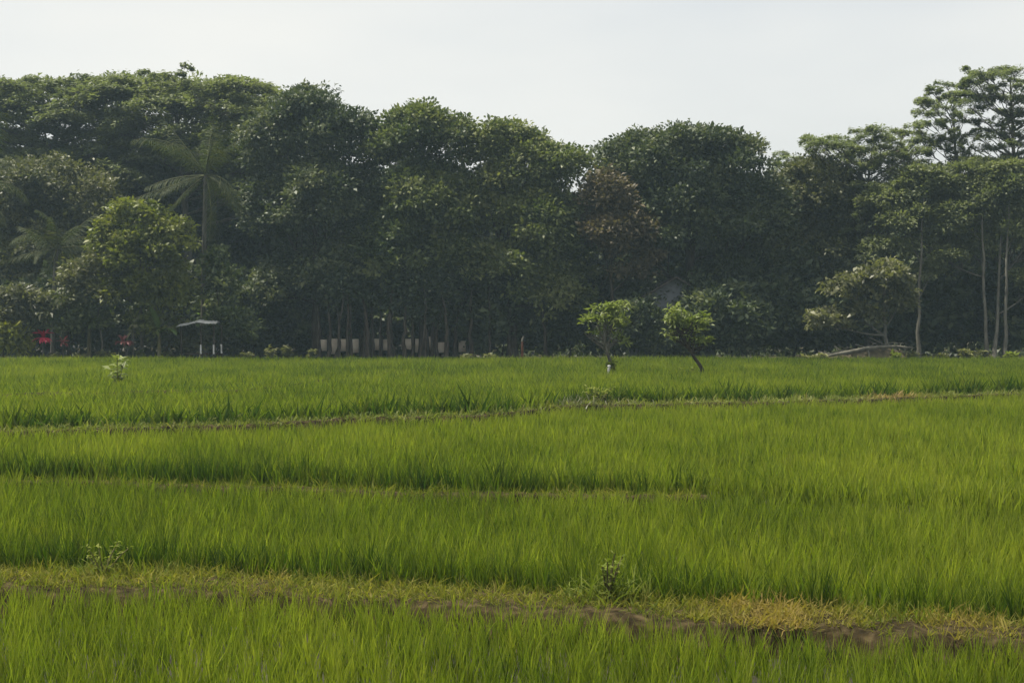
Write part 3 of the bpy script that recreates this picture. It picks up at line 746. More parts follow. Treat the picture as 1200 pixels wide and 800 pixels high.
# ------------------------------------------------------------------ coconut palms
def frond_mesh(r, L, elev, droop, mat, nl=28):
    t = np.linspace(0, 1, 12)
    ang = elev - droop * t ** 1.2
    step = L / 11
    p = np.zeros((12, 3))
    for i in range(1, 12):
        p[i] = p[i - 1] + np.array((math.cos(ang[i]), 0, math.sin(ang[i]))) * step
    tb = Tubes(); tb.add(p, 0.05 * (1 - 0.85 * t), 4)
    V = [v for v in tb.V]; Q = [q for q in tb.Q]; n0 = tb.n
    tone = [np.full(n0, 0.8)]
    LV, LQ, LT = [], [], []
    for i in range(nl):
        s = 0.14 + 0.86 * i / (nl - 1)
        c = np.array([np.interp(s, t, p[:, k]) for k in range(3)])
        a = np.interp(s, t, ang); fw = np.array((math.cos(a), 0, math.sin(a)))
        ll = L * 0.24 * math.sin(math.pi * (0.12 + 0.80 * s)) ** 0.7 * r.uniform(0.8, 1.15)
        for sd in (-1, 1):
            dirv = unit(np.array((0, sd, 0)) * 0.8 + fw * 0.55 + np.array((0, 0, -0.35 - 0.35 * r.uniform())))
            tip = c + dirv * ll + np.array((0, 0, -0.22 * ll)); m = c + dirv * ll * 0.5
            w = 0.045
            wv = fw * w / 2
            k = n0 + len(LV)
            LV += [c - wv * 0.6, m - wv, m + wv, c + wv * 0.6, tip]
            LQ.append((k, k + 1, k + 2, k + 3)); LT.append((k + 1, k + 4, k + 2))
            tone.append(np.full(5, r.normal(0.45, 0.18)))
    return np_mesh('frond', np.concatenate(V + [np.array(LV)]), quads=np.concatenate(Q + [np.array(LQ)]), tris=LT, mats=(mat,), tone=np.clip(np.concatenate(tone), 0, 1))

def palm(label, px, D, crown_px, L, seed, n=20, lean=0.0, spear=True):
    r = np.random.default_rng(seed)
    bx = X(px, D); root = empty('coconut_palm', (bx, D, GZ)); tag(root, label, 'palm tree')
    top = W(*crown_px, D); top = np.array((top[0] - bx, 0, top[2] - GZ))
    tb = Tubes(); t = np.linspace(0, 1, 16)
    pts = bez(np.array((0, 0, -0.3)), np.array((top[0] * 0.2, 0, top[2] * 0.55)), top, 16)
    rad = 0.15 - 0.05 * t; rad[0] = 0.26; rad[1] = 0.19
    tb.add(pts, rad, 9)
    link('trunk', tb.mesh('trunk', M['greybark']), root)
    az0 = r.uniform(0, 6.28)
    for i in range(n):
        u = i / (n - 1)
        el = R(82) - u * R(120) + r.normal(0, 0.22)
        me = frond_mesh(r, L * r.uniform(0.65, 1.08), el, R(r.choice((25, 50, 85))) + r.uniform(-0.2, 0.5) - u * 0.3, M['palm'])
        f = link('frond', me, root, top)
        f.rotation_euler = (r.normal(0, 0.3), r.normal(0, 0.1), az0 + i * 2.399 + r.normal(0, 0.5))
    if spear:
        me = frond_mesh(r, L * 0.42, R(86), R(10), M['spear'], nl=16)
        me.name = 'young_frond'
        for k in range(1):
            f = link('young_frond', me, root, top); f.rotation_euler = (0, R(-4), 2.6 + 2.2 * k); f['label'] = 'upright yellow-green young frond'
    return root
palm('tall coconut palm with a bright yellow-green young frond upright in its crown', 238, 78.5, (241, 206), 4.1, 15, n=19)
palm('shorter coconut palm by the pale bushes, fronds spreading at half height of the wood', 62, 79, (66, 292), 3.0, 6, n=16, spear=False)
palm('coconut palm at the left edge, only its right-hand fronds in the picture', -26, 80, (-26, 218), 3.9, 7, n=18, spear=False)

# ------------------------------------------------------------------ banana plants
def banana_leaf(r, L, wd, elev, droop, mat):
    nu, nv = 9, 5
    t = np.linspace(0, 1, nu); ang = elev - droop * t ** 1.3
    p = np.zeros((nu, 3))
    for i in range(1, nu):
        p[i] = p[i - 1] + np.array((math.cos(ang[i]), 0, math.sin(ang[i]))) * L / (nu - 1)
    prof = np.sin(math.pi * np.clip(0.04 + 0.96 * np.clip((t - 0.12) / 0.88, 0, 1), 0, 1)) ** 0.55 * wd / 2
    prof[t < 0.12] = 0.02; prof[-1] = 0.02
    V = []
    for i in range(nu):
        nrm = np.array((-math.sin(ang[i]), 0, math.cos(ang[i])))
        for j in range(nv):
            s = (j - 2) / 2
            V.append(p[i] + np.array((0, s * prof[i], 0)) + nrm * (0.12 * abs(s) - 0.16 * s * s) * wd + r.normal(0, 0.008, 3))
    i = np.arange(nu - 1)[:, None] * nv + np.arange(nv - 1)[None]
    q = np.stack([i, i + nv, i + nv + 1, i + 1], -1).reshape(-1, 4)
    return np_mesh('leaf', V, quads=q, mats=(mat,), smooth=True, tone=np.clip(r.normal(0.5, 0.1, len(V)), 0, 1))

def banana(label, px, D, h, seed, leaf_specs, mat='banana', L=2.0):
    r = np.random.default_rng(seed)
    bx = X(px, D); root = empty('banana_plant', (bx, D, GZ)); tag(root, label, 'banana plant')
    tb = Tubes(); pts = np.array([(0, 0, -0.2), (0.02, 0, h * 0.3), (0.03, 0.02, h * 0.7), (0.02, 0, h)])
    tb.add(pts, (0.13, 0.11, 0.085, 0.05), 8)
    link('stem', tb.mesh('stem', M['banstem']), root)
    for (az, el, dr, sc_) in leaf_specs:
        f = link('leaf', banana_leaf(r, L * sc_, 0.46 * sc_, R(el), R(dr), M[mat]), root, (0.02, 0, h - 0.05))
        f.rotation_euler = (0, 0, R(az))
    return root
banana('banana plant with ragged upright leaves between the short palm and the yellow-green tree', 104, 77, 2.9, 1, [(20, 70, 80, 1), (110, 60, 90, .9), (200, 75, 60, 1), (290, 55, 95, .9), (330, 80, 40, .8), (60, 30, 90, .9)])
banana('banana plant half hidden by the yellow-green tree, one broad green leaf showing', 186, 75.6, 1.5, 2, [(10, 70, 70, .8), (130, 60, 80, .8), (250, 78, 40, .8), (320, 40, 90, .8)])
banana('banana plant behind the little hut, leaves spreading over its roof', 222, 77.2, 2.1, 3, [(178, 18, 45, .75), (5, 22, 40, .75), (80, 50, 70, .7), (270, -20, 60, .7), (225, -10, 60, .6), (320, 0, 60, .6)])

# ------------------------------------------------------------------ bushes and coloured plants along the left foot of the wood
shrub('arching_bush', 'pale olive drooping bush at the left edge above the red plant', 28, 75.8, [(20, 358, 32, 20), (50, 368, 24, 22), (5, 375, 26, 20)], 'pale', 121, clumps=330, per=11, tone=0.30, leaf=(0.34, 0.11), cat='bush')
shrub('leafy_bush', 'mid green bush between the pale drooping bush and the slim grey stem', 88, 76.6, [(85, 360, 30, 22), (105, 378, 26, 24), (78, 385, 22, 20)], 'green', 122, clumps=330, tone=0.55, cat='bush')
shrub('yellow_bush', 'low bright yellow-green bush in the bottom left corner of the wood', 8, 74.8, [(6, 400, 20, 14), (20, 406, 12, 10), (-10, 402, 18, 15)], 'yellow', 123, clumps=170, per=10, tone=0.95, leaf=(0.36, 0.14), cat='bush')
shrub('leafy_bush', 'dark leafy bush in the shade right of the palm trunk', 262, 77.5, [(262, 345, 20, 40), (268, 385, 26, 26), (250, 310, 14, 24)], 'green', 124, clumps=260, tone=0.30, cat='bush')
shrub('leafy_bush', 'greyish bush behind the white-leaved banana plant', 206, 76.8, [(205, 395, 24, 20), (222, 402, 18, 14)], 'olive', 125, clumps=200, tone=0.5, cat='bush')

def strap_rosette(name, label, cat, px, D, h, n, L, wd, mat, seed, stems=1):
    r = np.random.default_rng(seed); bx = X(px, D)
    root = empty(name, (bx, D, GZ)); tag(root, label, cat)
    tb = Tubes(); tops = []
    for k in range(stems):
        tp = np.array((r.normal(0, 0.12) * (stems > 1), r.normal(0, 0.1) * (stems > 1), h * r.uniform(0.8, 1.1)))
        tb.add(bez(np.array((0, 0, -0.1)), np.array((tp[0] * .2, tp[1] * .2, tp[2] * .6)), tp, 5), (0.03, 0.028, 0.025, 0.022, 0.018), 5); tops.append(tp)
    link('stem', tb.mesh('stem', M['greybark']), root)
    ms = []
    for k in range(4):
        nu = 5; t = np.linspace(0, 1, nu); ang = R((75, 50, 25, 0)[k]) - R((30, 60, 70, 60)[k]) * t
        p = np.zeros((nu, 3))
        for i in range(1, nu): p[i] = p[i - 1] + np.array((math.cos(ang[i]), 0, math.sin(ang[i]))) * L / (nu - 1)
        wv = np.array((0.35, 1, 1, 0.7, 0.05)) * wd / 2
        V = np.stack([p - np.array((0, 1, 0)) * wv[:, None], p + np.array((0, 0, -0.03)), p + np.array((0, 1, 0)) * wv[:, None]], 1).reshape(-1, 3)
        i = np.arange(nu - 1)[:, None] * 3 + np.arange(2)[None]
        q = np.stack([i, i + 3, i + 4, i + 1], -1).reshape(-1, 4)
        ms.append(np_mesh('leaf', V, quads=q, mats=(M[mat],), smooth=True, tone=np.clip(r.normal(0.55, 0.2) + 0 * V[:, 0], 0, 1)))
    for i in range(n):
        f = link('leaf', ms[i % 4], root, tops[i % stems]); f.rotation_euler = (0, 0, i * 2.399 + r.normal(0, 0.2)); s = r.uniform(0.8, 1.15); f.scale = (s, s, s)
    return root
strap_rosette('red_plant', 'bright crimson strap-leaved plant near the bottom left', 'ornamental plant', 50, 74.8, 1.25, 48, 0.52, 0.14, 'red', 131, stems=4)
strap_rosette('red_plant', 'small dull dark red plant just right of the bright crimson one', 'ornamental plant', 74, 74.9, 1.0, 18, 0.36, 0.10, 'dullred', 132)
strap_rosette('red_plant', 'dusty red plant under the yellow-green small tree', 'ornamental plant', 148, 74.7, 1.1, 40, 0.45, 0.13, 'dullred', 133, stems=4)
strap_rosette('strap_leaved_plant', 'pale green arching plant on a thin stem left of the crimson plant', 'ornamental plant', 29, 74.7, 1.55, 14, 0.50, 0.12, 'olive', 134)
strap_rosette('strap_leaved_plant', 'straw coloured tuft above the dusty red plant', 'ornamental plant', 156, 75.1, 1.75, 20, 0.55, 0.13, 'pale', 135, stems=2)

def low_plant(name, label, cat, px, D, h, n, leaf, mat, seed, group=None, spread=0.25, z0=GZ, tone=0.5):
    """a weed: a few thin stems carrying pairs of leaves"""
    r = np.random.default_rng(seed); bx = X(px, D)
    root = empty(name, (bx, D, z0)); tag(root, label, cat, group)
    tb = Tubes(); C, U = [], []
    for k in range(n):
        a = r.uniform(0, 6.28); e = np.array((math.cos(a) * spread * r.uniform(.3, 1.2), math.sin(a) * spread * r.uniform(.3, 1.2), h * r.uniform(0.6, 1.05)))
        pts = bez(np.zeros(3) + np.array((0, 0, -.05)), np.array((e[0] * .3, e[1] * .3, e[2] * .6)), e, 7)
        tb.add(pts, np.linspace(0.008, 0.003, 7) * (1 + h), 4)
        for i in range(2, 7):
            for sd in range(3):
                d = unit(np.array((r.normal(), r.normal(), r.uniform(-.1, .7))))
                C.append(pts[i] + d * leaf[0] * 0.55); U.append(d)
    link('stem', tb.mesh('stem', M['banstem']), root)
    C = np.array(C); U = np.array(U); m = len(C)
    s = np.exp(r.normal(0, 0.25, m))
    link('foliage', leaves_mesh('foliage', C, U, np.array((0, 0, 1.0)) + r.normal(0, 0.3, (m, 3)), leaf[0] * s, leaf[1] * s, r.normal(tone, 0.18, m), M[mat], fold=0.2), root)
    return root
for i, (px, h, mat, lab) in enumerate([(62, .5, 'pale', 'small pale plant below the crimson plant'), (92, .45, 'olive', 'low greyish plant left of the slim grey stem'), (116, .55, 'pale', 'low pale plant at the foot of the slim grey stem'),
                                       (134, .5, 'olive', 'low olive plant left of the dusty red plant'), (166, .6, 'green', 'low green plant right of the dusty red plant'), (192, .5, 'olive', 'low olive plant under the half hidden banana plant'),
                                       (290, .55, 'olive', 'low plant right of the white stakes'), (316, .8, 'pale', 'pale low plant left of the pale wall'), (338, .8, 'olive', 'olive low plant left of the pale wall'), (364, .7, 'olive', 'low plant at the left end of the pale wall')]):
    low_plant('ground_plant', lab, 'plant', px, 74.7 + 0.15 * (i % 3), h, 7, (0.22, 0.11), mat, 140 + i, 'low plants along the foot of the wood', tone=0.6)

# ------------------------------------------------------------------ built things glimpsed under the trees
def box_arr(x0, x1, y0, y1, z0, z1):
    V = np.array([(x0, y0, z0), (x1, y0, z0), (x1, y1, z0), (x0, y1, z0), (x0, y0, z1), (x1, y0, z1), (x1, y1, z1), (x0, y1, z1)], float)
    Q = np.array([(0, 3, 2, 1), (4, 5, 6, 7), (0, 1, 5, 4), (1, 2, 6, 5), (2, 3, 7, 6), (3, 0, 4, 7)])
    return V, Q
def boxes(name, lst, mat, parent=None):
    Vs, Qs, n = [], [], 0
    for b in lst:
        V, Q = box_arr(*b); Vs.append(V); Qs.append(Q + n); n += 8
    return link(name, np_mesh(name, np.concatenate(Vs), quads=np.concatenate(Qs), mats=(M[mat],)), parent)

Dw = 81.0
wl = empty('boundary_wall', (X(372, Dw), Dw, GZ)); tag(wl, 'low pale wall glimpsed between dark trunks at the foot of the wood', 'wall')
wtot = X(548, Dw) - X(372, Dw); npan = 14; pw = wtot / npan
wr = np.random.default_rng(3)
for k in range(npan):
    if k in (4, 7, 12): continue
    boxes('panel', [(k * pw + wr.uniform(0.06, 0.11), (k + 1) * pw - wr.uniform(0.06, 0.11), -0.05, 0.05, 0.45 + wr.normal(0, 0.07), 1.15 + wr.normal(0, 0.13))], 'wall', wl)
for k in range(npan + 1):
    boxes('post', [(k * pw - 0.055, k * pw + 0.055, -0.09, 0.09, -0.1, 1.3 + wr.normal(0, 0.08))], 'bark', wl)
# thin dark trunks in front of the wall
r4 = np.random.default_rng(66)
for i, px in enumerate([374, 383, 391, 398, 405, 412, 424, 431, 439, 447, 459, 466, 474, 483, 488, 497, 506, 513, 521, 535, 552, 572, 598, 640, 771, 783, 811]):
    D = 79.2 + r4.uniform(-1.0, 1.0)
    lobes = [(px + r4.normal(0, 6), 352 + r4.normal(0, 14), 14, 18, 0.8)]
    BL('sapling', 'thin dark stemmed sapling in the row before the pale wall' if px < 700 else 'thin dark stemmed sapling before the small grey house', 'sapling', px, D, lobes, 'dark', clumps=45, per=10, r0=0.07 + r4.uniform(0, 0.09), seed=200 + i, tone=0.15, bough=0.5,
       group='thin stems before the pale wall' if px < 700 else 'thin stems before the grey house', n_sub=2)

Dk = 75.6; hut = empty('field_hut', (X(235, Dk), Dk, GZ)); tag(hut, 'little open hut with a pale sheet roof beside the palm trunk', 'hut')
kx = lambda px: X(px, Dk) - X(235, Dk)
zr = lambda y: W(0, y, Dk)[2] - GZ
for (xa, xb, za, zb) in ((210, 232, 383, 378.5), (232.4, 256, 377.5, 379.5)):
    u = np.linspace(0, 1, 13); xx = kx(xa) + (kx(xb) - kx(xa)) * u; zz = zr(za) + (zr(zb) - zr(za)) * u + 0.012 * np.sin(u * 9)
    Vr = []
    for yy, up in ((-0.75, 0.0), (0.0, 0.12), (0.75, 0.02)):
        for k in range(13): Vr.append((xx[k], yy, zz[k] + up + 0.018 * (k % 2)))
    Vr = Vr + [(a, b, c - 0.025) for a, b, c in Vr]
    q = []
    for a in range(2):
        for k in range(12):
            o = a * 13 + k; q += [(o, o + 1, o + 14, o + 13), (o + 39, o + 52, o + 53, o + 40)]
    for k in range(12): q += [(k, k + 39, k + 40, k + 1), (26 + k, 27 + k, 66 + k, 65 + k)]
    for o in (0, 13): q += [(o, o + 13, o + 52, o + 39), (o + 12, o + 51, o + 64, o + 25)]
    link('roof_sheet', np_mesh('roof_sheet', Vr, quads=q, mats=(M['tin'],)), hut)
for px, yy in ((215, -0.55), (238, -0.55), (253, -0.55), (217, 0.55), (257, 0.55)):
    top = zr(381); tb = Tubes(); tb.add([(kx(px), yy, -0.1), (kx(px) + .01, yy, top * 0.5), (kx(px), yy, top)], (0.045, 0.042, 0.04), 7)
    po = link('post', tb.mesh('post', M['bark']), hut)
    if px > 230:
        tb = Tubes(); tb.add([(kx(px), yy, 0.45), (kx(px), yy, 0.9), (kx(px), yy, 0.905)], (0.050, 0.048, 0.02), 7); link('painted_band', tb.mesh('painted_band', M['white']), po)
boxes('platform', [(kx(216), kx(256), -0.5, 0.5, 0.42, 0.47)], 'darkwood', hut)
root = empty('stake', (X(612, 75.2), 75.2, GZ)); tag(root, 'reddish wooden stake standing alone at the foot of the wood', 'stake')
tb = Tubes(); tb.add([(0, 0, -0.1), (0.01, 0, 0.5), (0.0, 0, 1.05)], (0.06, 0.055, 0.05), 8); link('post', tb.mesh('post', M['redbark']), root)
tb = Tubes(); tb.add([(0.0, 0, 1.05), (0.02, 0, 1.2), (0.1, 0, 1.33)], (0.055, 0.05, 0.012), 6); link('broken_tip', tb.mesh('broken_tip', M['palebark']), root)

# small house among the trees right of centre, only its gable top clear of the shrubs
Dh = 79.2; hx = X(792, Dh); hs = empty('house', (hx, Dh, GZ)); tag(hs, 'small grey gabled house glimpsed under the dark domed tree', 'house')
apex, eave, hwid = W(792, 324, Dh)[2] - GZ, W(750, 352, Dh)[2] - GZ, X(792, Dh) - X(740, Dh)
V = np.array([(-hwid + .25, 0, 0), (hwid - .25, 0, 0), (hwid - .25, 0, eave), (0, 0, apex - 0.14), (-hwid + .25, 0, eave)] + [(-hwid + .25, 5, 0), (hwid - .25, 5, 0), (hwid - .25, 5, eave), (0, 5, apex - 0.14), (-hwid + .25, 5, eave)])
me = bpy.data.meshes.new('wall'); me.from_pydata([tuple(v) for v in V], [], [(0, 1, 2, 3, 4), (9, 8, 7, 6, 5), (1, 6, 7, 2), (0, 4, 9, 5)]); me.materials.append(M['greywall']); link('wall', me, hs)
rise = apex - eave
for sgn in (-1, 1):
    e = np.array((sgn * hwid, eave - 0.25 / hwid * rise)); a = np.array((sgn * 0.0, apex))
    V = [(a[0], -0.4, a[1] - .1), (e[0], -0.4, e[1] - .1), (e[0], -0.4, e[1]), (a[0], -0.4, a[1]), (a[0], 5.4, a[1] - .1), (e[0], 5.4, e[1] - .1), (e[0], 5.4, e[1]), (a[0], 5.4, a[1])]
    Q = np.array([(0, 1, 2, 3), (4, 7, 6, 5), (3, 2, 6, 7), (0, 4, 5, 1), (1, 5, 6, 2), (0, 3, 7, 4)])
    link('roof', np_mesh('roof', V, quads=Q if sgn < 0 else Q[:, ::-1], mats=(M['rooftile'],)), hs)
boxes('corner_post', [(0.30, 0.38, -0.06, 0.0, 0, apex - 0.75)], 'white', hs)

# brush heap and fallen log at the right
rh = np.random.default_rng(8)
Dm = 75.6; mx0 = X(1020, Dm); hp = empty('brush_heap', (mx0, Dm, GZ)); tag(hp, 'brown heap of soil and cut branches at the foot of the wood on the right', 'heap')
gx, gy = np.meshgrid(np.linspace(-3.2, 3.2, 41), np.linspace(-1.0, 1.0, 15))
gz = 0.85 * np.exp(-((gx - 0.7) / 1.5) ** 2 - (gy / 0.55) ** 2) + 0.45 * np.exp(-((gx + 1.6) / 1.2) ** 2 - (gy / 0.5) ** 2) + rh.normal(0, 0.04, gx.shape) - 0.05
i = np.arange(14)[:, None] * 41 + np.arange(40)[None]
link('soil_mound', np_mesh('soil_mound', np.stack([gx, gy, gz], -1).reshape(-1, 3), quads=np.stack([i, i + 1, i + 42, i + 41], -1).reshape(-1, 4), mats=(M['heap'],)), hp)
for k in range(26):
    x = rh.uniform(-2.2, 2.4); a = rh.normal(0, 0.35); L = rh.uniform(0.5, 1.5)
    z = 0.85 * math.exp(-((x - 0.7) / 1.5) ** 2) + 0.45 * math.exp(-((x + 1.6) / 1.2) ** 2)
    c = np.array((x, rh.uniform(-0.35, 0.1), z + rh.uniform(-.05, 0.12))); d = np.array((math.cos(a), rh.normal(0, .3), math.sin(a))) * L / 2
    tb = Tubes(); tb.add([c - d, c + rh.normal(0, .04, 3), c + d], (0.03, 0.026, 0.01), 5); link('branch', tb.mesh('branch', M['palebark' if k % 2 else 'greybark']), hp)
lg = empty('fallen_log', (X(1000, 74.9), 74.9, GZ)); tag(lg, 'long pale fallen trunk lying against the front of the brush heap', 'log')
pts = np.array([W(962, 419, 74.9), W(980, 415, 74.9), W(1000, 411.5, 74.9), W(1016, 408, 75.0), W(1034, 406.5, 75.0), W(1050, 406, 75.1), W(1070, 407.5, 75.1)]) - np.array((X(1000, 74.9), 74.9, GZ))
tb = Tubes(); tb.add(pts, (0.05, 0.08, 0.095, 0.09, 0.08, 0.07, 0.04), 8); link('trunk', tb.mesh('trunk', M['palebark']), lg)
tb = Tubes(); tb.add([pts[3], pts[3] + np.array((0.1, -0.1, -0.4)), pts[3] + np.array((0.12, -.15, -0.8))], (0.05, 0.04, 0.03), 6); link('branch', tb.mesh('branch', M['palebark']), lg)
for i, (px, h, mat, lab) in enumerate([(1048, .45, 'weed', 'green weed before the brush heap'), (1068, .5, 'olive', 'olive weed at the right end of the fallen trunk'), (1105, .4, 'olive', 'low weed between the brush heap and the right-hand stems'), (1132, .65, 'pale', 'pale bushy weed left of the pale stems at the right'),
                                       (1150, .55, 'olive', 'olive weed at the foot of the leaning pale stem'), (1185, .5, 'weed', 'green weed at the right edge below the pale stems'), (962, .4, 'pale', 'pale weed left of the fallen trunk'), (945, .35, 'pale', 'small pale weed well left of the fallen trunk'),
                                       (545, .4, 'olive', 'low weed right of the pale wall'), (575, .4, 'pale', 'small pale weed left of the reddish stake')]):
    low_plant('ground_plant', lab, 'plant', px, 74.7 + 0.15 * (i % 2), h, 8, (0.24, 0.12), mat, 170 + i, 'low plants along the foot of the wood', tone=0.6)

# ------------------------------------------------------------------ the two small trees out in the field
def field_tree(label, px, D, stem, lst, seed, bark, lean_end=None):
    r = np.random.default_rng(seed); bx = X(px, D)
    root = empty('field_tree', (bx, D, GZ)); tag(root, label, 'tree', 'small trees standing in the rice')
    lobes = px_lobes(lst, D, bx)
    tb = Tubes()
    sp = np.array([(0, 0, -0.1)] + [W(x, y, D) - np.array((bx, D, GZ)) for x, y in stem])
    ti = np.linspace(0, 1, 10); pts = np.stack([np.interp(ti, np.linspace(0, 1, len(sp)), sp[:, k]) for k in range(3)], 1)
    tb.add(pts, 0.075 - 0.04 * ti, 7)
    for c, a in lobes:
        for _ in range(5):
            e = c + rand_dirs(r, 1)[0] * a * 0.8; s = pts[r.integers(5, 10)]
            tb.add(bez(s, (s + e) / 2 + np.array((0, 0, -.08)), e, 6), np.linspace(0.03, 0.007, 6), 4)
    link('trunk', tb.mesh('trunk', M[bark]), root)
    P, Dn, bt = lobe_clumps(r, lobes, 68, shell=0.9, rough=0.35, bough=0.26)
    link('crown', crown_from_clumps('crown', r, P, Dn, 12, 0.12, (0.22, 0.06), M['fresh'], up=0.8, droop=0.35, tone_mu=0.85, flat=0.6, bt=bt), root)
    return root
field_tree('small leafy tree in the rice with a forked stem, left of the pair', 713, 54.0, [(716, 425), (712, 414), (708, 400), (708, 380)],
           [(708, 362, 16, 6), (722, 366, 9, 9), (697, 377, 13, 7), (716, 378, 12, 9), (688, 387, 7, 5), (728, 385, 7, 5), (704, 393, 12, 6), (727, 398, 8, 9)], 301, 'greybark')
field_tree('small leafy tree in the rice on a leaning stem, right of the pair', 826, 53.5, [(822, 430), (813, 418), (805, 405), (798, 385)],
           [(793, 366, 15, 6), (818, 370, 12, 6), (786, 378, 11, 6), (806, 381, 14, 8), (824, 385, 10, 10), (777, 391, 10, 4), (797, 397, 18, 6), (820, 401, 14, 6), (833, 400, 5, 6)], 302, 'bark')
ww = low_plant('weed', 'leafy sucker at the foot of the left small tree, white spot at its base', 'weed', 716, 53.7, 0.75, 8, (0.16, 0.07), 'weed', 310, None, 0.14)
low_plant('weed', 'low weed left of the leaning stem', 'weed', 806, 53.5, 0.42, 6, (0.18, 0.05), 'weed', 311, None, 0.4)
st = np_mesh('stone', *(lambda: (box_arr(-.06, .06, -.06, .06, 0, .5)[0] * 1.0, box_arr(0, 1, 0, 1, 0, 1)[1]))(), mats=(M['white'],))
mk = empty('marker_post', (X(713.5, 53.2), 53.2, GZ)); tag(mk, 'short white marker post in the rice at the foot of the left small tree', 'post')
tb = Tubes(); tb.add([(0, 0, -0.1), (0, 0, 0.3), (0.01, 0, 0.50)], (0.05, 0.05, 0.045), 8); link('shaft', tb.mesh('shaft', M['white']), mk)
tb = Tubes(); tb.add([(0.01, 0, 0.50), (0.01, 0, 0.53), (0.01, 0, 0.545)], (0.06, 0.058, 0.02), 8); link('cap', tb.mesh('cap', M['white']), mk)

# ------------------------------------------------------------------ weeds on the bunds and in the rice
def on_bund(P, px):
    y = 20.0
    for _ in range(30): y = float(bund_y(P, X(px, y)))
    return y
y1 = on_bund(B1, 712)
wd1 = low_plant('weed', 'tall leafy weed on the nearest bank right of centre', 'weed', 712, y1 + 0.15, 0.50, 7, (0.075, 0.022), 'weed', 320, None, 0.16, Z1 - .03)
wd2 = low_plant('weed', 'yellow-green leafy weed on the nearest bank at the left', 'weed', 120, on_bund(B1, 120) + 0.15, 0.34, 7, (0.06, 0.02), 'weed', 321, None, 0.2, Z1 - .03, tone=0.75)
low_plant('weed', 'broad-leaved pale weed standing up out of the far left rice', 'weed', 138, 45.5, 1.0, 4, (0.26, 0.10), 'fresh', 322, None, 0.30, GZ, tone=0.95)
low_plant('weed', 'tall pale grassy weed on the curving bank right of the bend', 'weed', 705, on_bund(B3, 705) + 0.3, 0.45, 9, (0.16, 0.03), 'weed', 328, None, 0.4, Z3 - .03, tone=0.95)

def grass_clump(label, px, Y, h, n, seed, mat, z0=0.0, wd=0.012, spread=0.10, into=None):
    r = np.random.default_rng(seed)
    root = into if into is not None else tag(empty('grass_clump', (X(px, Y), Y, z0)), label, 'grass clump', 'grass clumps along the banks')
    V, Q, T, tone = [], [], [], []
    for i in range(n):
        a = r.uniform(0, 6.28); out = np.array((math.cos(a), math.sin(a), 0)); L = h * r.uniform(.7, 1.25); le = abs(r.normal(.3, .2)); be = r.uniform(.3, 1.6)
        fa = r.uniform(0, 6.28); s = np.array((math.cos(fa), math.sin(fa), 0)); p = np.array((r.normal(0, spread), r.normal(0, spread * .5), -.02)); o = len(V)
        for k in range(5):
            if k == 4: V.append(p.copy())
            else: V += [p - s * wd / 2 * (1 - .15 * k), p + s * wd / 2 * (1 - .15 * k)]
            an = le + be * ((k + 1) / 4) ** 1.5; p = p + (out * math.sin(an) + np.array((0, 0, math.cos(an)))) * L / 4
        Q += [(o + 2 * k, o + 2 * k + 1, o + 2 * k + 3, o + 2 * k + 2) for k in range(3)]; T.append((o + 6, o + 7, o + 8)); tone += [r.normal(.5, .2)] * 9
    if into is not None: root = into
    f = link('blades', np_mesh('blades', V, quads=Q, tris=T, mats=(M[mat],), tone=np.clip(tone, 0, 1)), root)
    return root
grass_clump('', 712, 0, 0.36, 170, 371, 'weed', wd=0.018, spread=0.2, into=wd1)
grass_clump('', 120, 0, 0.24, 130, 372, 'weed', wd=0.015, spread=0.24, into=wd2)
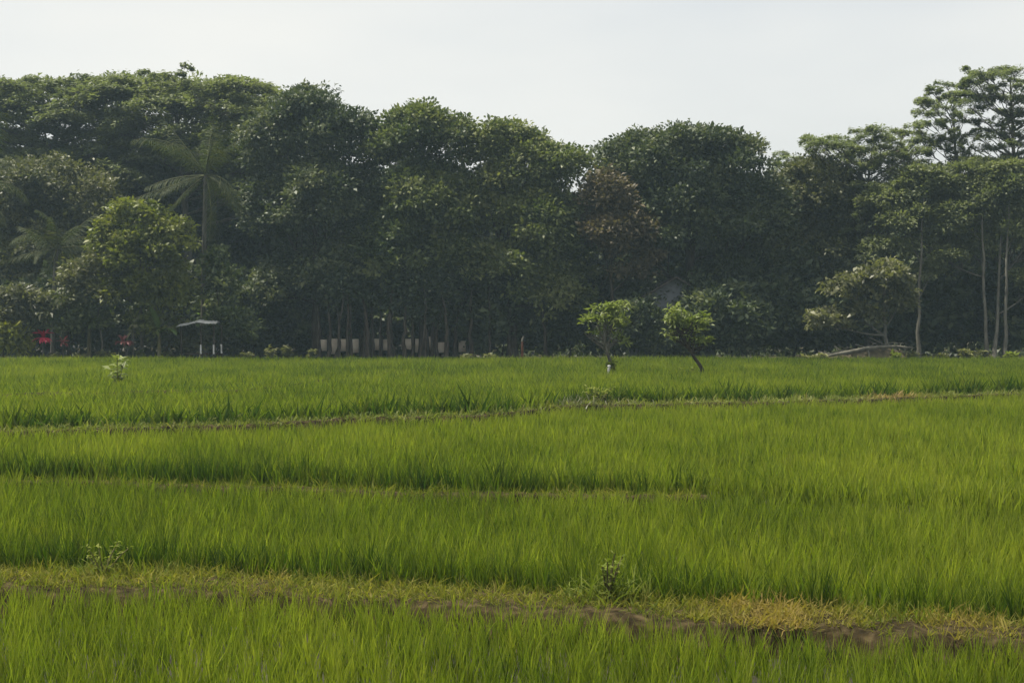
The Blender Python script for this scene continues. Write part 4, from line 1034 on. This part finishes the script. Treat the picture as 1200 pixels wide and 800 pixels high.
for i, (px, P, off, h, n, sp, z0, lab) in enumerate([(14, B3, .55, .50, 60, .28, GZ, 'dark grass clump on the curving bank at the left edge of the picture'), (30, B3, .5, .42, 60, .35, GZ, 'spreading dark grass clump beside the one at the left edge'),
        (86, B3, .5, .52, 70, .22, GZ, 'tall dark grass clump standing alone on the curving bank near the left edge'), (150, B3, .5, .40, 60, .35, GZ, 'low dark grass clump on the curving bank right of the tall lone one'), (180, B3, .5, .42, 60, .3, GZ, 'dark grass clump at the start of the dense run on the curving bank'),
        (272, B4, .2, .50, 70, .5, GZ, 'dark grass clump in the far rice, left of the wide one'), (325, B4, .3, .50, 100, .8, GZ, 'wide dark grass clump in the far rice towards the middle'), (60, B4, .2, .4, 60, .5, GZ, 'greyish dark grass clump in the far rice near the left edge'), (685, B3, 0, .34, 160, .6, Z3 - .05, 'pale straggling grass clump on the bend of the curving bank')]):
    grass_clump(lab, px, on_bund(P, px) + off, h, n, 380 + i, 'darkweed' if px < 600 else 'pale', z0, wd=0.03, spread=sp)
for i, (px, h, off, mat, z0, lab) in enumerate([(465, .36, .62, 'darkweed', 0, 'dark green arching grass clump behind the nearest bank, left of centre'),
        (612, .34, .62, 'darkweed', 0, 'dark green grass clump behind the nearest bank at centre, bending blades'), (640, .32, .6, 'darkweed', 0, 'smaller dark green grass clump beside the centre one'), (890, .34, .6, 'darkweed', 0, 'dark grass clump behind the orange straw patch'),
        (965, .30, .6, 'darkweed', 0, 'dark grass clump left of the spiky green tuft'), (1050, .26, .0, 'weed', .18, 'spiky green grass tuft on the nearest bank at the right'), (1075, .22, .1, 'weed', .18, 'small green grass tuft right of the spiky one'), (960, .24, -.5, 'darkweed', 0.02, 'dark drooping grass against the soil face at the right'),
        (330, .16, -.2, 'weed', .18, 'small green tuft beside the brown patch on the nearest bank'), (205, .2, .3, 'weed', .18, 'green tuft on the nearest bank right of the leafy weed')]):
    grass_clump(lab, px, on_bund(B1, px) + off, h, 34, 340 + i, mat, 0.1 if z0 == 0 else (Z1 - .02 if z0 > .1 else z0))

# ------------------------------------------------------------------ haze: thin air between the camera and the wood
V, Q = box_arr(-760, 760, -260, 960, -1.2, 24)
hz = link('haze', np_mesh('haze', V, quads=Q))
m = bpy.data.materials.new('haze_air'); m.use_nodes = True
n_ = m.node_tree; n_.nodes.remove(n_.nodes['Principled BSDF'])
pv = n_.nodes.new('ShaderNodeVolumePrincipled'); pv.inputs['Density'].default_value = 0.00048; pv.inputs['Color'].default_value = (0.62, 0.85, 1.0, 1); pv.inputs['Anisotropy'].default_value = 0.3
n_.links.new(pv.outputs[0], n_.nodes['Material Output'].inputs['Volume'])
hz.data.materials.append(m)
tag(hz, 'thin pale haze filling the air over the fields', None, None, 'stuff')
